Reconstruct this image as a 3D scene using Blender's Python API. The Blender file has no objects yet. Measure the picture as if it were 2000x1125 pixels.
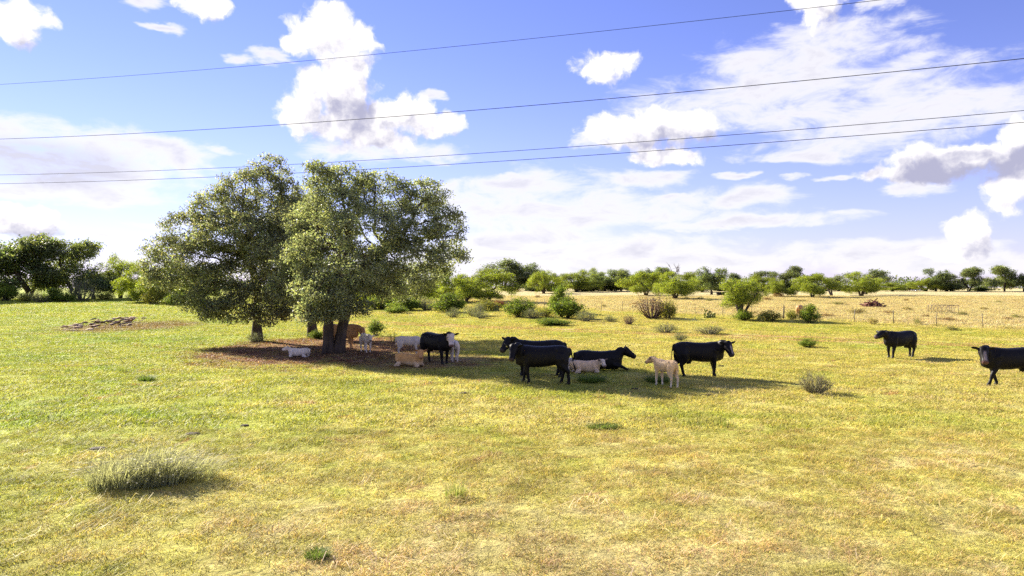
import bpy, math, random
import numpy as np
from mathutils import Vector, Matrix

PI = math.pi
R = math.radians
scene = bpy.context.scene
COL = scene.collection

# ------------------------------------------------------------------ camera
FPX = 1351.0           # focal length in photo pixels (photo 2000 x 1125)
HORIZON = 560.0
CAMH = 3.5
cam_data = bpy.data.cameras.new('camera')
cam = bpy.data.objects.new('camera', cam_data)
COL.objects.link(cam)
cam.location = (0, 0, CAMH)
cam.rotation_euler = (R(90), 0, 0)
cam_data.sensor_width = 36.0
cam_data.lens = 36.0 * FPX / 2000.0
cam_data.shift_y = -(562.5 - HORIZON) / 2000.0
cam_data.clip_start = 0.1
cam_data.clip_end = 12000
scene.camera = cam

# ------------------------------------------------------------------ exposure
scene.view_settings.view_transform = 'Standard'
scene.view_settings.look = 'None'
scene.view_settings.gamma = 1.0
scene.view_settings.use_curve_mapping = False
EXPOSURE = 2.22
scene.view_settings.exposure = EXPOSURE
scene.cycles.max_bounces = 5
scene.cycles.diffuse_bounces = 2
scene.cycles.glossy_bounces = 2
scene.cycles.transmission_bounces = 3
scene.cycles.transparent_max_bounces = 4
scene.cycles.use_denoising = False
scene.cycles.sample_clamp_indirect = 0.8
scene.cycles.caustics_reflective = False
scene.cycles.caustics_refractive = False

SUN_EL, SUN_AZ = 26.0, -47.0       # azimuth from +Y, clockwise seen from above
SUN_DIR = Vector((math.sin(R(SUN_AZ)) * math.cos(R(SUN_EL)), math.cos(R(SUN_AZ)) * math.cos(R(SUN_EL)), math.sin(R(SUN_EL))))
sun_data = bpy.data.lights.new('sun', 'SUN')
sun_data.energy = 3.4
sun_data.angle = R(0.55)
sun_data.color = (1.0, 0.91, 0.76)
sun = bpy.data.objects.new('sun', sun_data)
COL.objects.link(sun)
sun.location = SUN_DIR * 100
sun.rotation_euler = SUN_DIR.to_track_quat('Z', 'Y').to_euler()


# ------------------------------------------------------------------ node helper
class NT:
    def __init__(s, tree):
        s.t = tree

    def n(s, typ, **kw):
        nd = s.t.nodes.new(typ)
        for k, v in kw.items():
            setattr(nd, k, v)
        return nd

    def put(s, sock, v):
        if isinstance(v, bpy.types.NodeSocket):
            s.t.links.new(v, sock)
        elif v is not None:
            if isinstance(v, (tuple, list)) and len(v) == 3 and len(sock.default_value) == 4:
                v = tuple(v) + (1.0,)
            sock.default_value = v

    def m(s, op, a, b=None, c=None, clamp=False):
        nd = s.n('ShaderNodeMath', operation=op, use_clamp=clamp)
        s.put(nd.inputs[0], a)
        if b is not None: s.put(nd.inputs[1], b)
        if c is not None: s.put(nd.inputs[2], c)
        return nd.outputs[0]

    def vm(s, op, a, b=None):
        nd = s.n('ShaderNodeVectorMath', operation=op)
        s.put(nd.inputs[0], a)
        if b is not None: s.put(nd.inputs[1], b)
        return nd.outputs['Value'] if op in ('LENGTH', 'DOT_PRODUCT', 'DISTANCE') else nd.outputs[0]

    def noise(s, vec, scale, detail=2.0, rough=0.5, dist=0.0, out='Fac'):
        nd = s.n('ShaderNodeTexNoise')
        s.put(nd.inputs['Vector'], vec)
        nd.inputs['Scale'].default_value = scale
        nd.inputs['Detail'].default_value = detail
        nd.inputs['Roughness'].default_value = rough
        nd.inputs['Distortion'].default_value = dist
        return nd.outputs[out]

    def mapr(s, v, a, b, c=0.0, d=1.0, smooth=True):
        nd = s.n('ShaderNodeMapRange', interpolation_type='SMOOTHSTEP' if smooth else 'LINEAR')
        s.put(nd.inputs[0], v)
        for i, q in zip((1, 2, 3, 4), (a, b, c, d)):
            s.put(nd.inputs[i], q)
        return nd.outputs[0]

    def mix(s, f, a, b, blend='MIX'):
        nd = s.n('ShaderNodeMix', data_type='RGBA', blend_type=blend)
        s.put(nd.inputs[0], f)
        s.put(nd.inputs[6], a)
        s.put(nd.inputs[7], b)
        return nd.outputs[2]

    def sep(s, v):
        nd = s.n('ShaderNodeSeparateXYZ')
        s.put(nd.inputs[0], v)
        return nd.outputs

    def comb(s, x, y, z):
        nd = s.n('ShaderNodeCombineXYZ')
        for i, q in enumerate((x, y, z)):
            s.put(nd.inputs[i], q)
        return nd.outputs[0]


# ------------------------------------------------------------------ sky with clouds
def px_dir(px, py):
    """photo pixel -> (azimuth, elevation) in radians"""
    u, v = (px - 1000) / FPX, (HORIZON - py) / FPX
    return math.atan(u), math.atan2(v, math.hypot(1, u))

# cumulus puffs: px, py, rx, ry
CUM = [
    (640, 70, 70, 62), (600, 62, 55, 36), (690, 105, 60, 66), (655, 170, 92, 55), (612, 218, 78, 46), (685, 235, 125, 55),
    (785, 222, 88, 44), (858, 238, 55, 32), (725, 272, 110, 30), (570, 80, 32, 26),
    (1183, 130, 74, 34), (1275, 250, 120, 46), (1200, 252, 72, 40), (1340, 252, 84, 40), (1300, 306, 92, 22),
    (28, 38, 82, 54), (388, 10, 66, 32),
    (1978, 335, 75, 90), (1985, 262, 60, 36), (1890, 450, 62, 42), (1860, 488, 74, 28), (40, 436, 92, 42),
    (1590, 8, 66, 54), (1830, 316, 150, 42), (1770, 336, 110, 26), (1880, 300, 70, 32),
    (-200, 200, 160, 80), (-420, 420, 220, 70), (2300, 120, 200, 80), (2500, 350, 260, 90),
]
# thin sheets: px, py, rx, ry
WIS = [
    (470, 118, 36, 15), (524, 112, 44, 18), (1130, 280, 34, 18), (282, 2, 60, 22), (1440, 388, 110, 26), (1265, 343, 100, 22), (1535, 432, 100, 16), (850, 190, 30, 12), (1730, 2, 44, 20),
    (1060, 470, 190, 40), (1330, 510, 240, 36),
    (40, 280, 330, 72), (120, 310, 330, 66), (260, 300, 230, 46), (120, 372, 280, 36), (430, 296, 60, 12), (1020, 362, 210, 40), (1130, 408, 400, 56), (1000, 400, 200, 46), (1440, 434, 240, 18),
    (1010, 490, 230, 62), (1200, 500, 330, 56), (1580, 105, 230, 66), (1570, 180, 420, 66), (1850, 205, 330, 52),
    (1660, 262, 300, 48), (1560, 300, 180, 16), (1780, 120, 90, 22), (760, 290, 160, 26), (1440, 343, 40, 9), (1552, 347, 38, 9),
    (1325, 374, 42, 9), (1790, 372, 66, 18), (1640, 353, 44, 8), (1720, 498, 260, 34), (1880, 520, 220, 30), (200, 512, 200, 8), (560, 440, 300, 10),
    (190, 455, 60, 8), (980, 335, 50, 12), (300, 50, 60, 10), (700, 520, 500, 24), (-300, 300, 300, 60), (2400, 240, 400, 60),
]

def blob_group():
    g = bpy.data.node_groups.new('cloud_field', 'ShaderNodeTree')
    g.interface.new_socket('Vector', in_out='INPUT', socket_type='NodeSocketVector')
    g.interface.new_socket('Cumulus', in_out='OUTPUT', socket_type='NodeSocketFloat')
    g.interface.new_socket('Wisp', in_out='OUTPUT', socket_type='NodeSocketFloat')
    N = NT(g)
    gi = N.n('NodeGroupInput'); go = N.n('NodeGroupOutput')
    p = gi.outputs[0]
    w1 = N.noise(p, 16.0, 2.0, 0.5, out='Color')
    w1 = N.vm('MULTIPLY', N.vm('SUBTRACT', w1, (0.5, 0.5, 0.5)), (0.045, 0.030, 0.0))
    w2 = N.noise(p, 62.0, 3.0, 0.55, out='Color')
    w2 = N.vm('MULTIPLY', N.vm('SUBTRACT', w2, (0.5, 0.5, 0.5)), (0.016, 0.014, 0.0))
    pc = N.vm('ADD', N.vm('ADD', p, w1), w2)
    stretched = N.vm('MULTIPLY', p, (1.0, 2.6, 1.0))
    w3 = N.noise(stretched, 7.0, 5.0, 0.6, out='Color')
    w3 = N.vm('MULTIPLY', N.vm('SUBTRACT', w3, (0.5, 0.5, 0.5)), (0.16, 0.05, 0.0))
    pw = N.vm('ADD', p, w3)

    def field(vec, lst):
        acc = None
        for (px, py, rx, ry) in lst:
            a, e = px_dir(px, py)
            k = math.cos(a) ** 2
            ax, ey = rx / FPX * k, ry / FPX * math.cos(a)
            q = N.vm('MULTIPLY', N.vm('SUBTRACT', vec, (a, e, 0)), (1 / ax, 1 / ey, 0))
            f = N.m('SUBTRACT', 1.0, N.vm('DOT_PRODUCT', q, q))
            acc = f if acc is None else N.m('SMOOTH_MAX', acc, f, 0.25)
        return N.m('MAXIMUM', acc, -2.0)
    c = field(pc, CUM)
    w = field(pw, WIS)
    # billows: rounded lobes at two sizes, then fine curl
    vo = N.n('ShaderNodeTexVoronoi', feature='SMOOTH_F1', voronoi_dimensions='2D')
    N.put(vo.inputs['Vector'], pc); vo.inputs['Scale'].default_value = 38.0; vo.inputs['Smoothness'].default_value = 0.35
    fb = N.noise(pc, 28.0, 7.0, 0.62)
    c = N.m('ADD', c, N.m('MULTIPLY', N.m('SUBTRACT', 0.42, vo.outputs['Distance']), 0.5))
    c = N.m('ADD', c, N.m('MULTIPLY', N.m('SUBTRACT', fb, 0.53), 2.3))
    fw = N.noise(N.vm('ADD', stretched, (3.1, 1.7, 0)), 13.0, 9.0, 0.62, 0.4)
    w = N.m('ADD', N.m('MULTIPLY', w, 0.95), N.m('MULTIPLY', N.m('SUBTRACT', fw, 0.52), 2.9))
    N.put(go.inputs[0], c)
    N.put(go.inputs[1], w)
    return g

def build_world():
    world = bpy.data.worlds.new('World')
    scene.world = world
    world.use_nodes = True
    t = world.node_tree
    t.nodes.clear()
    N = NT(t)
    out = N.n('ShaderNodeOutputWorld')
    bg = N.n('ShaderNodeBackground')
    N.put(out.inputs[0], bg.outputs[0])
    sky = N.n('ShaderNodeTexSky', sky_type='NISHITA')
    sky.sun_disc = False
    sky.sun_elevation = R(SUN_EL)
    sky.sun_rotation = R(SUN_AZ)
    sky.air_density = 1.0
    sky.dust_density = 0.0
    sky.ozone_density = 3.0
    sky.altitude = 400
    STR = 0.05
    skyc = N.mix(1.0, sky.outputs[0], (0.74, 0.60, 0.92), 'MULTIPLY')
    tc = N.n('ShaderNodeTexCoord')
    d = N.vm('NORMALIZE', tc.outputs['Generated'])
    x, y, z = N.sep(d)[:3]
    az = N.m('ARCTAN2', x, y)
    el = N.m('ARCSINE', z)
    p = N.comb(az, el, 0.0)
    grp = blob_group()
    def ev(vec):
        g = N.n('ShaderNodeGroup'); g.node_tree = grp
        N.put(g.inputs[0], vec)
        return g.outputs[0], g.outputs[1]
    c0, w0 = ev(p)
    c1, _ = ev(N.vm('ADD', p, (-0.014, 0.024, 0)))
    # the rest of the sky: a scattered layer of fair weather cloud on a flat deck
    zz = N.m('ADD', N.m('MAXIMUM', z, 0.0), 0.12)
    deck = N.comb(N.m('DIVIDE', x, zz), N.m('DIVIDE', y, zz), 0.0)
    lay = N.noise(deck, 1.3, 8.0, 0.56, 0.2)
    lay2 = N.noise(N.vm('ADD', deck, (-0.10, 0.05, 0.0)), 1.3, 8.0, 0.56, 0.2)
    inside = N.m('MULTIPLY', N.mapr(N.m('ABSOLUTE', az), 0.70, 0.95, 1.0, 0.0), N.mapr(el, 0.42, 0.56, 1.0, 0.0))
    outside = N.m('SUBTRACT', 1.0, inside)
    la = N.m('MULTIPLY', N.mapr(lay, 0.52, 0.62), outside)
    # cumulus
    ca = N.mapr(c0, -0.06, 0.62)
    diff = N.m('SUBTRACT', c0, c1)
    thick = N.mapr(c0, 0.25, 1.25)
    lit = N.m('ADD', 0.62, N.m('MULTIPLY', diff, 0.36), clamp=True)
    lit = N.m('SUBTRACT', lit, N.m('MULTIPLY', thick, 0.24), clamp=True)
    def shade(px, py, rx, ry, amt):
        a_, e_ = px_dir(px, py)
        q = N.vm('LENGTH', N.vm('MULTIPLY', N.vm('SUBTRACT', p, (a_, e_, 0)), (FPX / rx, FPX / ry, 0)))
        return N.mapr(q, 0.5, 1.2, amt, 0.0)
    # the bellies of the thicker clouds
    dk = N.m('ADD', N.m('ADD', shade(1840, 325, 170, 36, 0.42), shade(1300, 268, 130, 26, 0.16)), N.m('ADD', shade(700, 225, 120, 34, 0.16), shade(40, 440, 110, 30, 0.22)))
    bil = N.noise(N.vm('ADD', p, (2.3, 4.1, 0)), 34.0, 6.0, 0.6)
    lit = N.m('SUBTRACT', lit, N.m('ADD', dk, N.m('MULTIPLY', N.m('SUBTRACT', bil, 0.5), 0.75)), clamp=True)
    lit = N.m('ADD', lit, N.mapr(el, 0.0, 0.4, 0.0, 0.08), clamp=True)
    e = 1.0 / (2 ** EXPOSURE)
    white = (1.24 * e, 1.20 * e, 1.19 * e)
    grey = (0.50 * e, 0.50 * e, 0.68 * e)
    cc = N.mix(N.mapr(lit, 0.16, 0.74), grey, white)
    # one cloud bank in the east is thicker and greyer
    wa = N.m('MULTIPLY', N.mapr(w0, -0.15, 1.0), 0.95)
    wc = N.mix(N.m('ADD', N.mapr(w0, 0.35, 1.7), shade(70, 318, 150, 40, 0.7), clamp=True), (1.10 * e, 1.08 * e, 1.10 * e), (0.76 * e, 0.75 * e, 0.86 * e))
    lc = N.mix(N.mapr(N.m('SUBTRACT', lay, lay2), -0.05, 0.05), (0.62 * e, 0.60 * e, 0.70 * e), white)
    # pale air low over the horizon
    hz = N.mapr(el, -0.02, 0.36, 1.0, 0.0, smooth=False)
    hz = N.m('MULTIPLY', N.m('POWER', hz, 2.3), 0.70)
    base = N.vm('SCALE', skyc)
    base.node.inputs['Scale'].default_value = STR
    base = N.mix(hz, base, (0.72 * e, 0.75 * e, 0.98 * e))
    col = N.mix(la, base, lc)
    col = N.mix(wa, col, wc)
    col = N.mix(ca, col, cc)
    N.put(bg.inputs['Color'], col)
    bg.inputs['Strength'].default_value = 1.0
    world.cycles.sampling_method = 'MANUAL'
    world.cycles.sample_map_resolution = 512
build_world()


# ------------------------------------------------------------------ terrain
def softplus(v, k):
    return np.log1p(np.exp(np.clip(v / k, -40, 40))) * k

def gz(x, y):
    """height of the ground in metres"""
    x = np.asarray(x, float); y = np.asarray(y, float)
    rise = 0.0165 * softplus(y - 62, 7.0)
    rise = rise - 0.0285 * softplus(y - 214, 10.0)
    rise = np.maximum(rise, -6.0) + 0.0
    und = 0.035 * np.sin(x * 0.31 + 1.3) * np.sin(y * 0.27 + 0.4) + 0.02 * np.sin(x * 0.83 + y * 0.61)
    return rise + und

def ground_at(px, py):
    """photo pixel of a point on the ground -> world point"""
    dx, dz = (px - 1000) / FPX, (HORIZON - py) / FPX
    lo, hi = 3.0, 3.0
    while hi < 212:
        if CAMH + dz * hi < gz(dx * hi, hi): break
        lo = hi; hi += 1.0
    for _ in range(20):
        md = 0.5 * (lo + hi)
        if CAMH + dz * md < gz(dx * md, md): hi = md
        else: lo = md
    return Vector((dx * hi, hi, float(gz(dx * hi, hi))))

def ppm(d):
    return d / FPX      # metres in one photo pixel at distance d


# ------------------------------------------------------------------ mesh helpers
class MB:
    """collects vertices and faces with numpy, then makes one mesh"""
    def __init__(s):
        s.v = []; s.q = []; s.t = []; s.c = []; s.n = 0

    def add(s, verts, quads=None, tris=None, col=(1, 1, 1)):
        verts = np.asarray(verts, float).reshape(-1, 3)
        if quads is not None and len(quads): s.q.append(np.asarray(quads, int) + s.n)
        if tris is not None and len(tris): s.t.append(np.asarray(tris, int) + s.n)
        s.v.append(verts)
        col = np.asarray(col, float)
        if col.ndim == 1: col = np.tile(col, (len(verts), 1))
        s.c.append(col)
        s.n += len(verts)

    def mesh(s, name, smooth=False):
        V = np.concatenate(s.v) if s.v else np.zeros((0, 3))
        C = np.concatenate(s.c)
        Q = np.concatenate(s.q) if s.q else np.zeros((0, 4), int)
        T = np.concatenate(s.t) if s.t else np.zeros((0, 3), int)
        me = bpy.data.meshes.new(name)
        me.vertices.add(len(V)); me.vertices.foreach_set('co', V.astype(np.float32).ravel())
        loops = np.concatenate([Q.ravel(), T.ravel()]).astype(np.int32)
        me.loops.add(len(loops)); me.loops.foreach_set('vertex_index', loops)
        npoly = len(Q) + len(T)
        me.polygons.add(npoly)
        st = np.concatenate([np.arange(len(Q)) * 4, len(Q) * 4 + np.arange(len(T)) * 3]).astype(np.int32)
        me.polygons.foreach_set('loop_start', st)
        if smooth: me.polygons.foreach_set('use_smooth', np.ones(npoly, bool))
        me.update(calc_edges=True)
        a = me.color_attributes.new('Col', 'FLOAT_COLOR', 'POINT')
        a.data.foreach_set('color', np.concatenate([C, np.ones((len(C), 1))], 1).astype(np.float32).ravel())
        return me

    def tube(s, pts, rad, sides=6, col=(1, 1, 1), cap=True, squash=None):
        pts = np.asarray(pts, float); n = len(pts)
        rad = np.broadcast_to(np.asarray(rad, float), (n,))
        tan = np.gradient(pts, axis=0)
        tan /= np.linalg.norm(tan, axis=1, keepdims=True) + 1e-9
        ref = np.array([0.0, 0, 1]) if abs(tan[:, 2]).mean() < 0.8 else np.array([1.0, 0, 0])
        u = np.cross(tan, ref); u /= np.linalg.norm(u, axis=1, keepdims=True) + 1e-9
        v = np.cross(u, tan)
        a = np.arange(sides) * 2 * PI / sides
        ring = pts[:, None] + rad[:, None, None] * (np.cos(a)[None, :, None] * u[:, None] + np.sin(a)[None, :, None] * v[:, None])
        V = ring.reshape(-1, 3)
        i = np.arange(n - 1)[:, None] * sides; j = np.arange(sides)[None]; k = (j + 1) % sides
        Q = np.stack([i + j, i + k, i + sides + k, i + sides + j], -1).reshape(-1, 4)
        T = None
        if cap:
            V = np.concatenate([V, pts[:1], pts[-1:]])
            b0, b1 = n * sides, n * sides + 1
            jj = np.arange(sides); kk = (jj + 1) % sides
            T = np.concatenate([np.stack([kk, jj, np.full(sides, b0)], 1), np.stack([(n - 1) * sides + jj, (n - 1) * sides + kk, np.full(sides, b1)], 1)])
        s.add(V, Q, T, col)

    def loft(s, cen, ru, rv, uax, vax, sides=20, power=2.0, col=(1, 1, 1)):
        """closed loft of super-ellipses; every station has its own axes"""
        cen = np.asarray(cen, float); n = len(cen)
        uax = np.broadcast_to(np.asarray(uax, float), (n, 3)); vax = np.broadcast_to(np.asarray(vax, float), (n, 3))
        ru = np.asarray(ru, float); rv = np.asarray(rv, float)
        a = np.arange(sides) * 2 * PI / sides
        cu = np.sign(np.cos(a)) * np.abs(np.cos(a)) ** (2 / power); su = np.sign(np.sin(a)) * np.abs(np.sin(a)) ** (2 / power)
        ring = cen[:, None] + (ru[:, None] * cu[None])[..., None] * uax[:, None] + (rv[:, None] * su[None])[..., None] * vax[:, None]
        V = np.concatenate([ring.reshape(-1, 3), cen[:1], cen[-1:]])
        i = np.arange(n - 1)[:, None] * sides; j = np.arange(sides)[None]; k = (j + 1) % sides
        Q = np.stack([i + j, i + k, i + sides + k, i + sides + j], -1).reshape(-1, 4)
        jj = np.arange(sides); kk = (jj + 1) % sides
        T = np.concatenate([np.stack([kk, jj, np.full(sides, n * sides)], 1), np.stack([(n - 1) * sides + jj, (n - 1) * sides + kk, np.full(sides, n * sides + 1)], 1)])
        s.add(V, Q, T, col)

    def box(s, c, h, rotz=0.0, col=(1, 1, 1)):
        sg = np.array([[x, y, z] for x in (-1, 1) for y in (-1, 1) for z in (-1, 1)], float) * np.asarray(h, float)
        cz, sz = math.cos(rotz), math.sin(rotz)
        sg = np.stack([sg[:, 0] * cz - sg[:, 1] * sz, sg[:, 0] * sz + sg[:, 1] * cz, sg[:, 2]], 1) + np.asarray(c, float)
        s.add(sg, [(0, 1, 3, 2), (4, 6, 7, 5), (0, 4, 5, 1), (2, 3, 7, 6), (0, 2, 6, 4), (1, 5, 7, 3)], None, col)


def leaves(mb, centers, spread, per, size, rng, base_col, var=0.25, up=0.35, aspect=0.5, hue=0.12, pale=0.0):
    """leaf-sized folded faces in clumps round the centers"""
    centers = np.asarray(centers, float)
    n = len(centers) * per
    spread = np.broadcast_to(np.asarray(spread, float), (3,))
    clump = np.repeat(np.arange(len(centers)), per)
    g = rng.normal(size=(n, 3)); g *= np.minimum(1.0, 2.0 / (np.linalg.norm(g, axis=1, keepdims=True) + 1e-6))
    P = centers[clump] + g * spread
    d = rng.normal(size=(n, 3)); d[:, 2] -= 0.15
    d /= np.linalg.norm(d, axis=1, keepdims=True)
    nn = rng.normal(size=(n, 3)); nn[:, 2] += up * 3
    s_ = np.cross(nn, d); s_ /= np.linalg.norm(s_, axis=1, keepdims=True) + 1e-9
    nn = np.cross(d, s_)
    L = size * rng.uniform(0.65, 1.35, (n, 1)); W = L * aspect
    a = P - d * L * 0.5; b = P + s_ * W * 0.5 + nn * W * 0.18; c = P + d * L * 0.5; e = P - s_ * W * 0.5 + nn * W * 0.18
    V = np.stack([a, b, c, e], 1).reshape(-1, 3)
    i = np.arange(n) * 4
    Tt = np.concatenate([np.stack([i, i + 1, i + 2], 1), np.stack([i, i + 2, i + 3], 1)])
    cl = 1 + var * 0.8 * rng.normal(size=(len(centers), 1))
    val = np.clip(cl[clump] * (1 + var * rng.normal(size=(n, 1))), 0.35, 2.2)
    C = np.asarray(base_col, float)[None] * val
    hu = hue * rng.normal(size=(n, 1))
    if pale > 0:
        pm = rng.uniform(size=(n, 1)) < pale
        C = np.where(pm, np.array([[0.36, 0.37, 0.27]]) * rng.uniform(0.7, 1.1, (n, 1)), C)
    C = np.clip(C * (1 + hu * np.array([[1.0, 0.15, -0.4]])), 0.004, 0.9)
    mb.add(V, None, Tt, np.repeat(C, 4, 0))


# ------------------------------------------------------------------ objects
def obj(name, me, mat=None, parent=None, loc=None, rotz=0.0, scale=None):
    o = bpy.data.objects.new(name, me)
    COL.objects.link(o)
    if mat is not None and me is not None and not me.materials:
        me.materials.append(mat)
    if parent is not None: o.parent = parent
    if loc is not None: o.location = loc
    o.rotation_euler = (0, 0, rotz)
    if scale is not None: o.scale = (scale,) * 3 if isinstance(scale, (int, float)) else scale
    return o

def tag(o, label, cat, group=None, kind=None):
    if label: o['label'] = label
    if cat: o['category'] = cat
    if group: o['group'] = group
    if kind: o['kind'] = kind
    return o

def thing(name, label, cat, loc=(0, 0, 0), rotz=0.0, scale=1.0, group=None):
    o = obj(name, None, None, None, loc, rotz, scale)
    return tag(o, label, cat, group)

def structure(o):
    o['kind'] = 'structure'
    return o


# ------------------------------------------------------------------ materials
def new_mat(name):
    m = bpy.data.materials.new(name)
    m.use_nodes = True
    m.node_tree.nodes.clear()
    N = NT(m.node_tree)
    out = N.n('ShaderNodeOutputMaterial')
    return m, N, out

def bsdf(N, col, rough=0.6, spec=0.3, normal=None, sheen=0.0):
    b = N.n('ShaderNodeBsdfPrincipled')
    N.put(b.inputs['Base Color'], col)
    N.put(b.inputs['Roughness'], rough)
    N.put(b.inputs['Specular IOR Level'], spec)
    if normal is not None: N.put(b.inputs['Normal'], normal)
    if sheen: b.inputs['Sheen Weight'].default_value = sheen
    return b.outputs[0]

def bump(N, h, strength=0.4, dist=0.02):
    b = N.n('ShaderNodeBump')
    b.inputs['Strength'].default_value = strength
    b.inputs['Distance'].default_value = dist
    N.put(b.inputs['Height'], h)
    return b.outputs[0]

def mat_leaf(name, rough=0.5, spec=0.35, trans=0.4, tint=(1.0, 1.0, 1.0), ttint=(1.25, 1.35, 0.6)):
    m, N, out = new_mat(name)
    at = N.n('ShaderNodeAttribute', attribute_name='Col')
    oi = N.n('ShaderNodeObjectInfo')
    rv = N.mapr(oi.outputs['Random'], 0.0, 1.0, 0.86, 1.14, smooth=False)
    c = N.mix(1.0, at.outputs['Color'], N.comb(rv, rv, rv), 'MULTIPLY')
    c = N.mix(1.0, c, tint, 'MULTIPLY')
    b = bsdf(N, c, rough, spec)
    tr = N.n('ShaderNodeBsdfTranslucent')
    N.put(tr.inputs['Color'], N.mix(1.0, c, ttint, 'MULTIPLY'))
    mx = N.n('ShaderNodeMixShader')
    mx.inputs[0].default_value = trans
    N.put(mx.inputs[1], b); N.put(mx.inputs[2], tr.outputs[0])
    N.put(out.inputs[0], mx.outputs[0])
    return m

def mat_attr(name, rough=0.7, spec=0.25, bscale=30.0, bstr=0.3, bdist=0.02, var=0.25, vscale=8.0, stretch=(1, 1, 1), sheen=0.0):
    m, N, out = new_mat(name)
    at = N.n('ShaderNodeAttribute', attribute_name='Col')
    tc = N.n('ShaderNodeTexCoord')
    p = N.vm('MULTIPLY', tc.outputs['Object'], stretch)
    v = N.mapr(N.noise(p, vscale, 5, 0.6), 0.3, 0.7, 1 - var, 1 + var)
    c = N.mix(1.0, at.outputs['Color'], N.comb(v, v, v), 'MULTIPLY')
    nm = bump(N, N.noise(p, bscale, 4, 0.6), bstr, bdist)
    N.put(out.inputs[0], bsdf(N, c, rough, spec, nm, sheen))
    return m

M = {}
M['oak_leaf'] = mat_leaf('oak_leaf', 0.5, 0.35, 0.54, ttint=(1.2, 1.25, 0.6))
M['mesq_leaf'] = mat_leaf('mesquite_leaf', 0.55, 0.3, 0.48, ttint=(1.3, 1.35, 0.5))
M['bark'] = mat_attr('bark', 0.85, 0.15, 9.0, 0.9, 0.05, 0.4, 5.0, (1, 1, 0.25))
M['twig'] = mat_attr('twig', 0.8, 0.2, 20.0, 0.4, 0.02, 0.3, 6.0)
M['hide'] = mat_attr('cattle_hide', 0.5, 0.16, 45.0, 0.12, 0.008, 0.14, 4.0, sheen=0.0)
M['rock'] = mat_attr('rock', 0.85, 0.2, 7.0, 0.7, 0.05, 0.35, 4.0)
M['steel'] = mat_attr('rusty_steel', 0.6, 0.4, 25.0, 0.3, 0.01, 0.35, 9.0)
M['wood'] = mat_attr('weathered_wood', 0.85, 0.2, 12.0, 0.6, 0.02, 0.35, 6.0, (1, 1, 0.15))
M['wire'] = mat_attr('wire', 0.9, 0.05, 25.0, 0.1, 0.002, 0.2, 9.0)
M['plant'] = mat_leaf('plant', 0.6, 0.2, 0.5, ttint=(1.2, 1.2, 0.7))
M['pad'] = mat_attr('cactus_pad', 0.55, 0.3, 30.0, 0.3, 0.01, 0.25, 7.0)
M['tag'] = mat_attr('ear_tag_plastic', 0.4, 0.4, 30.0, 0.1, 0.002, 0.1, 7.0)
M['paint'] = mat_attr('house_paint', 0.7, 0.3, 14.0, 0.2, 0.01, 0.12, 3.0)


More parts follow.
